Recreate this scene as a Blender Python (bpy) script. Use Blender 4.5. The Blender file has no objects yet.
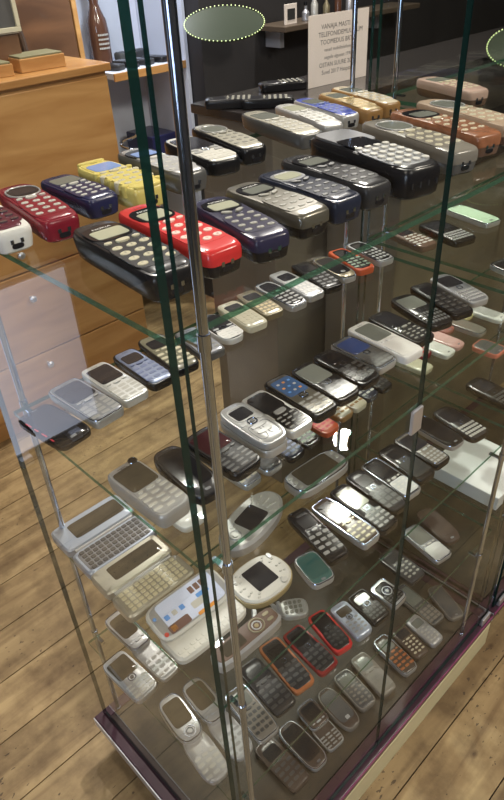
import bpy, bmesh, math, random
from mathutils import Vector, Matrix
random.seed(7)
scene = bpy.context.scene
COL = scene.collection
# ------------------------------------------------------------------ camera
MM = 0.001
cam_d = bpy.data.cameras.new('camera'); cam = bpy.data.objects.new('camera', cam_d); COL.objects.link(cam)
cam_d.sensor_fit = 'AUTO'; cam_d.sensor_width = 36.0; cam_d.lens = 36.0 * 654.3 / 800.0
cam_d.clip_start = 0.01; cam_d.clip_end = 50
Rv, Uv, Fv = Vector((0.71235, -0.70024, -0.0471)), Vector((0.43689, 0.38992, 0.81061)), Vector((0.54926, 0.59802, -0.58368))
mt = Matrix((Rv, Uv, -Fv)).transposed().to_4x4()
mt.translation = Vector((-0.2373, -0.3433, 1.1 + 0.2408))
cam.matrix_world = mt
scene.camera = cam
# ------------------------------------------------------------------ world, exposure
scene.view_settings.view_transform = 'Standard'
scene.view_settings.look = 'None'
scene.view_settings.gamma = 1.0
scene.view_settings.use_curve_mapping = False
scene.view_settings.exposure = 0.0
scene.cycles.transparent_max_bounces = 40
scene.cycles.max_bounces = 8
w = bpy.data.worlds.new('world'); scene.world = w; w.use_nodes = True
w.node_tree.nodes['Background'].inputs[0].default_value = (0.9, 0.85, 0.8, 1)
w.node_tree.nodes['Background'].inputs[1].default_value = 0.15
# ------------------------------------------------------------------ lights
def area(name, loc, target, size, power, color, size_y=None):
    l = bpy.data.lights.new(name, 'AREA'); l.shape = 'DISK'; l.energy = power; l.color = color; l.size = size
    if size_y: l.shape = 'RECTANGLE'; l.size_y = size_y
    o = bpy.data.objects.new(name, l); COL.objects.link(o); o.location = loc
    o.rotation_euler = (Vector(target) - Vector(loc)).to_track_quat('-Z', 'Y').to_euler()
    return o
WARM = (1.0, 0.90, 0.76)
LAMPS = [((1.85, 1.25, 2.5), (0.6, 0.3, 0.9), .11, 46, (1, .94, .86)), ((1.01, 1.42, 2.5), (0.3, 0.3, 0.8), .08, 16, (1, .94, .86)), ((-0.9, -0.2, 2.5), (-0.6, 0.5, 0.0), .5, 10, WARM),
  ((1.3, -1.1, 2.5), (0.9, -0.3, 0.0), .4, 34, WARM), ((0.1, -1.5, 2.5), (0.3, 0.2, 0.5), .4, 12, (1, .93, .85)), ((0.1, 0.75, 2.5), (0.5, 1.5, 0.9), .25, 9, WARM)]
for l_, t_, s_, p_, c_ in LAMPS: area('ceiling_lamp', l_, t_, s_, p_, c_)
area('showcase_lamp', (1.22, 1.60, 1.38), (1.12, 1.74, 0.95), 0.2, 2.2, (0.72, 0.82, 1.0), 0.06)

# ------------------------------------------------------------------ materials
MATS = {}
def nn(nt, t, **kw):
    n = nt.nodes.new(t)
    for k, v in kw.items(): setattr(n, k, v)
    return n
def pbr(name, color, rough=0.4, metal=0.0, coat=0.0, noise=0.0, nscale=40, emit=None, spec=0.5, bump=0.0):
    m = bpy.data.materials.new(name); m.use_nodes = True; nt = m.node_tree; b = nt.nodes['Principled BSDF']
    b.inputs['Roughness'].default_value = rough; b.inputs['Metallic'].default_value = metal
    b.inputs['Coat Weight'].default_value = coat; b.inputs['Coat Roughness'].default_value = 0.06
    b.inputs['Specular IOR Level'].default_value = spec
    tc = nn(nt, 'ShaderNodeTexCoord'); no = nn(nt, 'ShaderNodeTexNoise'); no.inputs['Scale'].default_value = nscale; no.inputs['Detail'].default_value = 3
    nt.links.new(tc.outputs['Object'], no.inputs['Vector'])
    mx = nn(nt, 'ShaderNodeMix', data_type='RGBA')
    a = max(noise, 0.04)
    mx.inputs[6].default_value = tuple(c * (1 - a) for c in color) + (1,); mx.inputs[7].default_value = tuple(min(1, c * (1 + a)) for c in color) + (1,)
    nt.links.new(no.outputs['Fac'], mx.inputs[0]); nt.links.new(mx.outputs[2], b.inputs['Base Color'])
    if bump:
        bp = nn(nt, 'ShaderNodeBump'); bp.inputs['Strength'].default_value = bump; bp.inputs['Distance'].default_value = 0.001
        nt.links.new(no.outputs['Fac'], bp.inputs['Height']); nt.links.new(bp.outputs[0], b.inputs['Normal'])
    if emit:
        b.inputs['Emission Color'].default_value = tuple(emit[:3]) + (1,); b.inputs['Emission Strength'].default_value = emit[3]
    MATS[name] = m
    return m
def plast(names, **kw):
    for n, c in names.items(): pbr(n, c, **kw)
plast(dict(black=(.012,.012,.014), navy_black=(.02,.025,.045), navy_dark=(.02,.022,.07), charcoal=(.035,.035,.038), indigo=(.03,.028,.06),
  maroon=(.20,.012,.025), maroon_dark=(.10,.015,.03), red=(.55,.035,.035), yellow=(.62,.52,.16), white=(.72,.71,.68), off_white=(.62,.61,.56),
  cream=(.56,.52,.39), beige=(.40,.30,.22), pink_beige=(.42,.29,.25), brown=(.13,.08,.06), brown_dark=(.075,.055,.045), grey_dark=(.09,.09,.09),
  grey_warm=(.19,.175,.15), olive_grey=(.20,.19,.13), orange_red=(.55,.10,.04), amber=(.30,.17,.065), red_dark=(.28,.03,.03), orange_brown=(.42,.15,.06),
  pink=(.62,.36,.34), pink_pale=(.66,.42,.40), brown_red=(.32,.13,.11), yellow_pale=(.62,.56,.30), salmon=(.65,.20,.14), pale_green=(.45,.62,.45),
  teal_dark=(.05,.12,.11), gold_plastic=(.36,.29,.15), ivory=(.55,.48,.36)), rough=.22, coat=.0, spec=.35)
plast(dict(silver=(.42,.42,.42), silver_white=(.56,.56,.54), silver_beige=(.40,.38,.31), grey_steel=(.20,.205,.22), bronze=(.13,.12,.095),
  gold=(.44,.34,.18), gold_dark=(.22,.19,.12), blue_grey=(.22,.26,.38), blue_silver=(.38,.43,.52), white_silver=(.62,.62,.60)), rough=.3, metal=.35, coat=.25)
plast(dict(key_silver=(.30,.30,.29), dark_key=(.055,.055,.055), black_key=(.02,.02,.02), grey_key=(.24,.235,.20), key_white=(.50,.49,.45), blue_key=(.14,.18,.34), beige_key=(.62,.56,.38),
  green_key=(.12,.20,.12), gold_key=(.66,.52,.28), pinkish=(.80,.52,.45)), rough=.38, coat=.2)
plast(dict(scr_lcd=(.42,.43,.33), scr_grey=(.17,.18,.16), scr_dark=(.025,.025,.03), scr_brown=(.07,.06,.045), scr_blue=(.22,.32,.62), scr_blue_dark=(.04,.06,.16),
  scr_olive=(.20,.20,.13), scr_mirror=(.55,.62,.56), glass_black=(.015,.015,.018), glass_red=(.045,.014,.018), teal=(.03,.09,.085), scr_app=(.06,.12,.26), scr_page=(.62,.68,.86)), rough=.10, coat=.0, spec=.45)
pbr('chrome', (.52,.60,.76), rough=.12, metal=1.0)
pbr('steel', (.56,.57,.62), rough=.34, metal=.7)
pbr('wood_print', (.27,.11,.055), rough=.25, coat=.5, noise=.5, nscale=90); MATS['wood'] = MATS['wood_print']
pbr('blue_glitter', (.035,.07,.42), rough=.3, coat=.5, noise=.9, nscale=420)
pbr('digit_ink', (.03,.03,.03), rough=.6)
pbr('logo_ink', (.75,.75,.72), rough=.4)
pbr('icon_blue', (.1,.3,.7), rough=.3); pbr('icon_orange', (.7,.3,.06), rough=.3); pbr('icon_red', (.6,.06,.05), rough=.3); pbr('icon_brown', (.16,.09,.08), rough=.3)
pbr('red_print', (.5,.03,.05), rough=.3)
pbr('paper', (.80,.72,.66), rough=.8)
pbr('rail', (.055,.022,.035), rough=.3, coat=.4, noise=.3, nscale=25)
pbr('rail_edge', (.28,.05,.16), rough=.35)
pbr('plinth', (.74,.68,.42), rough=.6, noise=.15, nscale=12)
pbr('wall_dark', (.025,.024,.026), rough=.6, noise=.3, nscale=6)
pbr('wall_plain', (.055,.048,.043), rough=.8, noise=.1, nscale=3)
pbr('ceiling_paint', (.14,.12,.10), rough=.9)
pbr('counter_dark', (.030,.026,.026), rough=.22, coat=.4)
pbr('counter_front', (.17,.145,.115), rough=.3, noise=.25, nscale=9)
pbr('counter_edge', (.10,.075,.055), rough=.4)
pbr('white_panel', (.54,.58,.68), rough=.5)
pbr('white_card', (.85,.85,.88), rough=.5)
pbr('daylight', (.6,.65,.8), rough=.5, emit=(.66,.78,1,7.0))  # cool fill glow for the added pane on the left wall
pbr('panel_light', (.6,.65,.8), rough=.5, emit=(.72,.80,1,1.1))  # glow of the added panel reflected in the side glass
pbr('glass_jar', (.10,.045,.028), rough=.15, coat=.5)
pbr('green_glow', (.02,.032,.018), rough=.3, emit=(.2,.3,.1,.01))  # green of a lamp reflection, put into the oval discs
pbr('led', (.8,1,.5), emit=(.6,.8,.25,.3))  # rim glow of the ovals that stand in for lamp reflections
pbr('green_board', (.20,.19,.11), rough=.5, noise=.3, nscale=20)
pbr('moss', (.02,.05,.04), rough=.2)
def wood_mat(name, c1, c2, scale=(2, 30, 30), rough=.35, coat=.25):
    m = bpy.data.materials.new(name); m.use_nodes = True; nt = m.node_tree; b = nt.nodes['Principled BSDF']
    tc = nn(nt, 'ShaderNodeTexCoord'); mp = nn(nt, 'ShaderNodeMapping'); mp.inputs['Scale'].default_value = scale
    no = nn(nt, 'ShaderNodeTexNoise'); no.inputs['Scale'].default_value = 1.0; no.inputs['Detail'].default_value = 6; no.inputs['Distortion'].default_value = .6
    cr = nn(nt, 'ShaderNodeValToRGB'); cr.color_ramp.elements[0].position = .3; cr.color_ramp.elements[1].position = .72
    cr.color_ramp.elements[0].color = c1 + (1,); cr.color_ramp.elements[1].color = c2 + (1,)
    nt.links.new(tc.outputs['Object'], mp.inputs[0]); nt.links.new(mp.outputs[0], no.inputs['Vector']); nt.links.new(no.outputs['Fac'], cr.inputs[0]); nt.links.new(cr.outputs[0], b.inputs['Base Color'])
    b.inputs['Roughness'].default_value = rough; b.inputs['Coat Weight'].default_value = coat
    MATS[name] = m; return m
wood_mat('pine', (.38,.18,.055), (.58,.33,.125), scale=(3, 9, 22))
wood_mat('dark_wood', (.09,.045,.025), (.20,.10,.05), scale=(4, 4, 14))
def floor_mat():
    m = bpy.data.materials.new('floorboards'); m.use_nodes = True; nt = m.node_tree; b = nt.nodes['Principled BSDF']; L = nt.links.new
    tc = nn(nt, 'ShaderNodeTexCoord'); sp = nn(nt, 'ShaderNodeSeparateXYZ'); L(tc.outputs['Object'], sp.inputs[0])
    def math_(op, a, bb=None):
        n = nn(nt, 'ShaderNodeMath', operation=op)
        for i, v in enumerate((a, bb)):
            if v is None: continue
            if isinstance(v, (int, float)): n.inputs[i].default_value = v
            else: L(v, n.inputs[i])
        return n.outputs[0]
    idx = math_('FLOOR', math_('DIVIDE', math_('ADD', sp.outputs[1], FLOOR_OFF), PLANK))
    wn = nn(nt, 'ShaderNodeTexWhiteNoise', noise_dimensions='1D'); L(idx, wn.inputs['W'])
    cb = nn(nt, 'ShaderNodeCombineXYZ'); L(math_('ADD', sp.outputs[0], math_('MULTIPLY', wn.outputs[0], 7.0)), cb.inputs[0]); L(sp.outputs[1], cb.inputs[1]); L(idx, cb.inputs[2])
    mp = nn(nt, 'ShaderNodeMapping'); mp.inputs['Scale'].default_value = (2.2, 26, 1.0); L(cb.outputs[0], mp.inputs[0])
    no = nn(nt, 'ShaderNodeTexNoise'); no.inputs['Scale'].default_value = 1.0; no.inputs['Detail'].default_value = 7; no.inputs['Distortion'].default_value = .8; L(mp.outputs[0], no.inputs['Vector'])
    cr = nn(nt, 'ShaderNodeValToRGB'); e = cr.color_ramp.elements
    e[0].position = .28; e[0].color = (.22,.14,.062,1); e[1].position = .7; e[1].color = (.475,.34,.165,1); L(no.outputs['Fac'], cr.inputs[0])
    # soft dirt
    n2 = nn(nt, 'ShaderNodeTexNoise'); n2.inputs['Scale'].default_value = 9; n2.inputs['Detail'].default_value = 6; n2.inputs['Roughness'].default_value = .65; L(tc.outputs['Object'], n2.inputs['Vector'])
    c2 = nn(nt, 'ShaderNodeValToRGB'); c2.color_ramp.elements[0].position = .34; c2.color_ramp.elements[1].position = .58; c2.color_ramp.elements[0].color = (.50,.46,.42,1); c2.color_ramp.elements[1].color = (1,1,1,1); L(n2.outputs['Fac'], c2.inputs[0])
    # small knots and chips
    mv = nn(nt, 'ShaderNodeMapping'); mv.inputs['Scale'].default_value = (9, 14, 1); L(tc.outputs['Object'], mv.inputs[0])
    vo = nn(nt, 'ShaderNodeTexVoronoi', feature='F1'); vo.inputs['Scale'].default_value = 1.0; L(mv.outputs[0], vo.inputs['Vector'])
    c3 = nn(nt, 'ShaderNodeValToRGB'); c3.color_ramp.elements[0].position = .025; c3.color_ramp.elements[1].position = .11; c3.color_ramp.elements[0].color = (.22,.13,.07,1); c3.color_ramp.elements[1].color = (1,1,1,1); L(vo.outputs['Distance'], c3.inputs[0])
    # dark flecks gathered in patches
    mf = nn(nt, 'ShaderNodeMapping'); mf.inputs['Scale'].default_value = (60, 110, 1); L(tc.outputs['Object'], mf.inputs[0])
    vf = nn(nt, 'ShaderNodeTexNoise'); vf.inputs['Scale'].default_value = 1.0; vf.inputs['Detail'].default_value = 2; L(mf.outputs[0], vf.inputs['Vector'])
    n4 = nn(nt, 'ShaderNodeTexNoise'); n4.inputs['Scale'].default_value = 5; L(tc.outputs['Object'], n4.inputs['Vector'])
    fl_ = math_('GREATER_THAN', math_('ADD', vf.outputs['Fac'], math_('MULTIPLY', n4.outputs['Fac'], .35)), .885)
    mfl = nn(nt, 'ShaderNodeMix', data_type='RGBA'); L(math_('MULTIPLY', fl_, .75), mfl.inputs[0]); L(cr.outputs[0], mfl.inputs[6]); mfl.inputs[7].default_value = (.06,.035,.02,1)
    cr = mfl
    crx = mfl.outputs[2]
    m1 = nn(nt, 'ShaderNodeMix', data_type='RGBA', blend_type='MULTIPLY'); m1.inputs[0].default_value = 1; L(crx, m1.inputs[6]); L(c2.outputs[0], m1.inputs[7])
    m2 = nn(nt, 'ShaderNodeMix', data_type='RGBA', blend_type='MULTIPLY'); m2.inputs[0].default_value = .8; L(m1.outputs[2], m2.inputs[6]); L(c3.outputs[0], m2.inputs[7])
    m3 = nn(nt, 'ShaderNodeHueSaturation'); L(m2.outputs[2], m3.inputs['Color']); L(math_('ADD', math_('MULTIPLY', wn.outputs[0], .3), .85), m3.inputs['Value'])
    L(m3.outputs[0], b.inputs['Base Color']); b.inputs['Roughness'].default_value = .55
    return m
def glass_mat(name, tint, strength=1.6):
    m = bpy.data.materials.new(name); m.use_nodes = True; nt = m.node_tree; nt.nodes.clear(); L = nt.links.new
    out = nn(nt, 'ShaderNodeOutputMaterial'); tr = nn(nt, 'ShaderNodeBsdfTransparent'); tr.inputs[0].default_value = tint + (1,)
    gl = nn(nt, 'ShaderNodeBsdfGlossy'); gl.inputs['Roughness'].default_value = 0.0; gl.inputs[0].default_value = (1, 1, 1, 1)
    fr = nn(nt, 'ShaderNodeFresnel'); fr.inputs['IOR'].default_value = 1.5; geo = nn(nt, 'ShaderNodeNewGeometry')
    inv = nn(nt, 'ShaderNodeMath', operation='SUBTRACT'); inv.inputs[0].default_value = 1; L(geo.outputs['Backfacing'], inv.inputs[1])
    mu = nn(nt, 'ShaderNodeMath', operation='MULTIPLY'); L(fr.outputs[0], mu.inputs[0]); L(inv.outputs[0], mu.inputs[1])
    m2 = nn(nt, 'ShaderNodeMath', operation='MULTIPLY', use_clamp=True); L(mu.outputs[0], m2.inputs[0]); m2.inputs[1].default_value = strength
    mx = nn(nt, 'ShaderNodeMixShader'); L(m2.outputs[0], mx.inputs[0]); L(tr.outputs[0], mx.inputs[1]); L(gl.outputs[0], mx.inputs[2]); L(mx.outputs[0], out.inputs[0])
    MATS[name] = m; return m
glass_mat('glass_clear', (.975, .985, .975), .8)
glass_mat('glass_tinted', (.945, .96, .95), .6)
glass_mat('glass_door_clear', (.985, .99, .985), .42)
def edge_mat(name, col, tr_amt):
    m = bpy.data.materials.new(name); m.use_nodes = True; nt = m.node_tree; nt.nodes.clear(); L = nt.links.new
    out = nn(nt, 'ShaderNodeOutputMaterial'); tr = nn(nt, 'ShaderNodeBsdfTransparent'); tr.inputs[0].default_value = tuple(min(1, c * 3) for c in col) + (1,)
    b = nn(nt, 'ShaderNodeBsdfPrincipled'); b.inputs['Base Color'].default_value = col + (1,); b.inputs['Roughness'].default_value = .12
    mx = nn(nt, 'ShaderNodeMixShader'); mx.inputs[0].default_value = 1 - tr_amt; L(tr.outputs[0], mx.inputs[1]); L(b.outputs[0], mx.inputs[2]); L(mx.outputs[0], out.inputs[0])
    MATS[name] = m; return m
edge_mat('edge_dark', (.008, .030, .026), .2)
edge_mat('edge_green', (.07, .17, .12), .45)
# ------------------------------------------------------------------ helpers
def tag(o, label=None, cat=None, group=None, kind=None):
    if label: o['label'] = label
    if cat: o['category'] = cat
    if group: o['group'] = group
    if kind: o['kind'] = kind
    return o
def empty(name, loc, rz=0.0):
    o = bpy.data.objects.new(name, None); COL.objects.link(o); o.location = loc; o.rotation_euler = (0, 0, rz); o.empty_display_size = .01
    return o
def obj(name, bm, mats, parent=None, smooth=False, loc=None):
    me = bpy.data.meshes.new(name); bmesh.ops.recalc_face_normals(bm, faces=bm.faces); bm.to_mesh(me); bm.free()
    if not isinstance(mats, (list, tuple)): mats = [mats]
    for mm in mats: me.materials.append(MATS[mm] if isinstance(mm, str) else mm)
    if smooth:
        for p in me.polygons: p.use_smooth = True
        try: me.set_sharp_from_angle(angle=math.radians(38))
        except Exception: pass
    return put(name, me, parent, loc)
def put(name, me, parent=None, loc=None, rz=0):
    o = bpy.data.objects.new(name, me); COL.objects.link(o)
    if parent: o.parent = parent
    if loc: o.location = loc
    if rz: o.rotation_euler = (0, 0, rz)
    return o
def box(bm, x0, x1, y0, y1, z0, z1, bev=0.0, mi=0):
    vs = [bm.verts.new((x, y, z)) for z in (z0, z1) for y in (y0, y1) for x in (x0, x1)]
    fs = [bm.faces.new([vs[i] for i in q]) for q in ((0,2,3,1),(4,5,7,6),(0,1,5,4),(2,6,7,3),(0,4,6,2),(1,3,7,5))]
    for f in fs: f.material_index = mi
    if bev:
        es = list({e for f in fs for e in f.edges})
        bmesh.ops.bevel(bm, geom=es, offset=bev, segments=2, affect='EDGES', profile=.5)
    return fs
def sup(a, b, n, N=32, tail=None):
    out = []; n0 = n
    for i in range(N):
        t = 2 * math.pi * (i + .5) / N
        c, s = math.cos(t), math.sin(t)
        n = tail if tail and s < 0 else n0
        out.append((a * math.copysign(abs(c) ** (2 / n), c), b * math.copysign(abs(s) ** (2 / n), s)))
    return out
def stack(bm, rings, cap0=True, cap1=True, mi=0, dome=None):
    """rings: list of lists of (x,y,z)"""
    vr = [[bm.verts.new(p) for p in r] for r in rings]
    n = len(rings[0])
    for a, b in zip(vr, vr[1:]):
        for i in range(n):
            f = bm.faces.new((a[i], a[(i+1) % n], b[(i+1) % n], b[i])); f.material_index = mi
    if cap0: bm.faces.new(list(reversed(vr[0]))).material_index = mi
    if cap1: bm.faces.new(vr[-1]).material_index = mi
    return vr
def slab(bm, cx, cy, w, h, n, z0, z1, bev=.0004, zf=None, mi=0, N=24, rot=0):
    zf = zf or (lambda x, y: 0)
    def ring(ins, z):
        pts = sup(w/2 - ins, h/2 - ins, n, N); r = []
        for x, y in pts:
            if rot: x, y = x*math.cos(rot)-y*math.sin(rot), x*math.sin(rot)+y*math.cos(rot)
            r.append((cx+x, cy+y, z + zf(cx+x, cy+y)))
        return r
    rs = [ring(0, z0), ring(0, z1 - bev), ring(bev, z1)]
    k = min(w, h)
    rs += [ring(k*.2, z1), ring(k*.38, z1)] if zf and k > .02 else []
    stack(bm, rs, mi=mi)
def cyl(bm, x, y, z0, z1, r, N=20, r2=None, mi=0):
    r2 = r if r2 is None else r2
    stack(bm, [[(x + r*math.cos(2*math.pi*i/N), y + r*math.sin(2*math.pi*i/N), z0) for i in range(N)],
               [(x + r2*math.cos(2*math.pi*i/N), y + r2*math.sin(2*math.pi*i/N), z1) for i in range(N)]], mi=mi)
def lathe(bm, x, y, prof, N=24):
    stack(bm, [[(x + r*math.cos(2*math.pi*i/N), y + r*math.sin(2*math.pi*i/N), z) for i in range(N)] for r, z in prof])
def tube(bm, pts, r, N=8, closed=False):
    rs = []; n = len(pts)
    for i, p in enumerate(pts):
        p = Vector(p); q = Vector(pts[(i+1) % n]) if closed or i < n-1 else p; o = Vector(pts[i-1]) if closed or i > 0 else p
        d = (q - o).normalized(); up = Vector((0, 0, 1)) if abs(d.z) < .9 else Vector((1, 0, 0)); s = d.cross(up).normalized(); u = s.cross(d)
        rs.append([tuple(p + r*(math.cos(2*math.pi*k/N)*s + math.sin(2*math.pi*k/N)*u)) for k in range(N)])
    if closed: rs.append(rs[0]); stack(bm, rs, cap0=False, cap1=False)
    else: stack(bm, rs)
_txt = {}
def text_geo(s, size):
    if (s, size) not in _txt:
        cu = bpy.data.curves.new('t', 'FONT'); cu.body = s; cu.size = size; cu.align_x = 'CENTER'; cu.align_y = 'CENTER'; cu.resolution_u = 2
        o = bpy.data.objects.new('t', cu); me = bpy.data.meshes.new_from_object(o)
        _txt[(s, size)] = ([tuple(v.co) for v in me.vertices], [tuple(p.vertices) for p in me.polygons])
        bpy.data.objects.remove(o); bpy.data.curves.remove(cu); bpy.data.meshes.remove(me)
    return _txt[(s, size)]
def add_text(bm, s, size, f, mi=0):
    vs, fs = text_geo(s, size)
    bv = [bm.verts.new(f(x, y)) for x, y, z in vs]
    for q in fs:
        try: bm.faces.new([bv[i] for i in q]).material_index = mi
        except ValueError: pass
def struct(name, bm, m): return tag(obj(name, bm, m), kind='structure')
# ------------------------------------------------------------------ room shell
PLANK = 0.1275; FLOOR_OFF = 0.0865 + PLANK * 20
bm = bmesh.new()
y = -FLOOR_OFF - PLANK
while y < 2.7:
    y1 = y + PLANK
    if y1 > -2.6: box(bm, -2.4, 4.5, y + .0012, y1 - .0012, -.02, 0.0)
    y = y1
fl = tag(obj('floor', bm, floor_mat()), kind='structure')
bm = bmesh.new(); box(bm, -2.4, 4.5, -2.6, 2.7, -.04, -.012); struct('trim_1', bm, 'wall_dark')
bm = bmesh.new(); box(bm, -2.4, 4.5, -2.6, 2.7, 2.7, 2.75); struct('ceiling', bm, 'ceiling_paint')
bm = bmesh.new(); box(bm, -2.4, 4.5, 2.1, 2.15, 0, 2.7); struct('wall_back', bm, 'wall_plain')
bm = bmesh.new(); box(bm, -2.4, 4.5, -2.55, -2.5, 0, 2.7); struct('wall_front', bm, 'wall_plain')
bm = bmesh.new(); box(bm, -2.3, -2.25, -2.5, 2.1, 0, 2.7); struct('wall_left', bm, 'wall_plain')
bm = bmesh.new(); box(bm, 4.35, 4.4, -2.5, 2.1, 0, 2.7); struct('wall_right', bm, 'wall_dark')
bm = bmesh.new(); box(bm, -2.249, -2.243, -1.5, -.5, .8, 2.1); struct('window_1', bm, 'daylight')  # unseen glowing pane added for pole highlights and cool fill
bm = bmesh.new()
for a, b, c_, d in ((-1.56,-1.5,.74,2.16),(-.5,-.44,.74,2.16),(-1.5,-.5,.74,.8),(-1.5,-.5,2.1,2.16),(-1.015,-.985,.8,2.1)): box(bm, -2.2495, -2.22, a, b, c_, d, .002)
struct('trim_2', bm, 'white_card')  # frame around the added pane
# dark projecting wall behind the counter, lit recess on its left
bm = bmesh.new(); box(bm, 1.46, 4.35, 1.66, 2.1, 0, 2.7); struct('wall_recess', bm, 'wall_dark')
# ------------------------------------------------------------------ cabinet
ZS = {'A': 1.1, 'B': .85, 'C': .60, 'D': .35, 'E': .10}
GT = .006
def glass_pane(name, x0, x1, y0, y1, z0, z1, thin, edge, parent=None):
    """thin: axis index of thickness; faces across it are clear, the rims are green edge glass"""
    bm = bmesh.new(); fs = box(bm, x0, x1, y0, y1, z0, z1)
    bm.normal_update()
    for f in fs:
        f.material_index = 0 if abs(f.normal[thin]) > .5 else 1
    return obj(name, bm, ['glass_tinted' if thin == 2 else 'glass_clear', edge], parent)
def pole_mesh(bm, x, y, z0, z1):
    cyl(bm, x, y, z0, z1, .0042, 20)
def cabinet(cx0, x1, lab_extra, side_left=True, shelves=None, name_left='near'):
    for k, zz in ZS.items():
        if k == 'E': continue
        o = glass_pane('glass_shelf', cx0 + (.006 if k == 'E' else .0008), x1 - (.014 if k == 'E' else 0), 0 if k != 'E' else -.004, .372, zz - GT, zz, 2, 'edge_green')
        tag(o, 'clear glass shelf with green edge, %s level of the %s' % ({'A': 'topmost', 'B': 'second highest', 'C': 'third highest', 'D': 'second lowest', 'E': 'bottom'}[k], lab_extra), 'glass shelf', 'glass shelves of the cabinets')
    for (px, py, where) in ((cx0 + .02, -.0150, 'front left'), (cx0 + (.02 if cx0 < .1 else .068), .381, 'back left'), (x1 - .075, -.0150, 'front right'), (x1 - .015, .381, 'back right')):
        r = empty('chrome_pole', (px, py, .10))
        tag(r, 'chrome support pole at the %s of the %s' % (where, lab_extra), 'pole', 'chrome poles carrying the shelves')
        bm = bmesh.new(); pole_mesh(bm, 0, 0, 0, 1.45); obj('tube', bm, 'chrome', r, smooth=True)
        for k, zz in ZS.items():
            bm = bmesh.new(); cyl(bm, 0, 0, zz - .10 - .010, zz - .10 + .004, .0054, 20)
            s = 1 if py < .1 else -1
            box(bm, -.003, .003, min(0, s*.022), max(0, s*.022), zz - .10 - .009, zz - .10 - .0062)
            obj('shelf_clamp', bm, 'chrome', r, smooth=True)
cabinet(0.0, .705, 'near cabinet')
cabinet(.742, 1.45, 'far cabinet')
for i, (x0, lab) in enumerate(((-.0072, 'left side of the near cabinet'), (.7105, 'right side of the near cabinet'), (.7300, 'left side of the far cabinet'))):
    o = glass_pane('side_glass', x0, x0 + .0075, -.006, .392 if x0 < 0 else .364, .10, 1.55, 0, 'edge_dark')
    tag(o, 'clear glass side panel with dark green edge, %s' % lab, 'glass panel', 'glass side panels')
def door(x0, x1, y0, lab, hx):
    r = empty('glass_door', ((x0+x1)/2, y0, .105)); tag(r, lab, 'glass door', None)
    bm = bmesh.new(); fs = box(bm, x0-(x0+x1)/2, x1-(x0+x1)/2, 0, .005, 0, 1.44); bm.normal_update()
    for f in fs: f.material_index = 0 if abs(f.normal[1]) > .5 else 1
    obj('pane', bm, ['glass_door_clear', 'edge_dark'], r)
    if hx is not None:
        bm = bmesh.new(); X = hx - (x0+x1)/2
        box(bm, X-.010, X+.010, -.005, -.0005, .752, .786, .0015)
        obj('handle', bm, 'steel', r)
door(-.0095, .3112, -.0320, 'left glass door of the near cabinet with small square metal handle', .3)
door(.3128, .708, -.0320, 'right glass door of the near cabinet', None)
door(.733, 1.45, -.0320, 'glass door of the far cabinet', None)
# base frames
def base(x0, x1, lab, pl):
    r = empty('cabinet_base', ((x0+x1)/2, .18, 0)); tag(r, lab, 'base', None)
    X = (x0+x1)/2; Y = .18
    bm = bmesh.new()
    box(bm, x0-X, x0+.022-X, -.040-Y, .400-Y, .075, .100, .0015)
    box(bm, x1-.022-X, x1-X, -.040-Y, .400-Y, .075, .100, .0015)
    box(bm, x0+.0225-X, x1-.0225-X, -.040-Y, -.006-Y, .075, .100, .0015)
    box(bm, x0+.0225-X, x1-.0225-X, .378-Y, .400-Y, .075, .100, .0015)
    obj('rail', bm, 'rail', r)
    bm = bmesh.new(); box(bm, x0+.0225-X, x1-.0225-X, -.005-Y, .377-Y, .088, .1, .0); obj('base_board', bm, 'brown_board', r)
    bm = bmesh.new(); box(bm, x0-X, x1-X, -.0420-Y, -.0405-Y, .094, .1005); obj('edge_strip', bm, 'rail_edge', r)
    bm = bmesh.new(); box(bm, x0-.0022-X, x0-.0004-X, -.040-Y, .400-Y, .074, .098); obj('edge_strip', bm, 'steel', r)
    bm = bmesh.new(); box(bm, x0+.18-X, x1-X, -.0405-Y, -.028-Y, 0, .0745, .001); box(bm, x0+.18-X, x0+.194-X, -.0275-Y, .36-Y, 0, .0745); obj('plinth', bm, pl, r)
    for px in (x0+.19, x1-.05):
        for py in (.37,): 
            bm = bmesh.new(); cyl(bm, px-X, py-Y, 0, .0745, .012); obj('foot', bm, 'rail', r, smooth=True)
pbr('brown_board', (.042,.032,.02), rough=.6, noise=.35, nscale=14)
base(-.024, .716, 'near cabinet base with dark burgundy rail and cream plinth', 'plinth')
base(.724, 1.46, 'far cabinet base continuing the burgundy rail, with pale grey plinth', 'white_panel')  # shade on the far plinth is put into its bluish grey colour
for x in (.690, .762):
    bm = bmesh.new(); box(bm, x-.016, x+.016, -.039, -.0335, .101, .122, .0015); box(bm, x-.016, x+.016, -.0335, -.0325, .101, .108)
    tag(obj('glass_stop', bm, 'steel'), 'small brushed metal stop on the burgundy rail, %s' % ('last on the near cabinet' if x < .7 else 'first on the far cabinet'), 'metal stop', 'metal stops on the rail')
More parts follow.
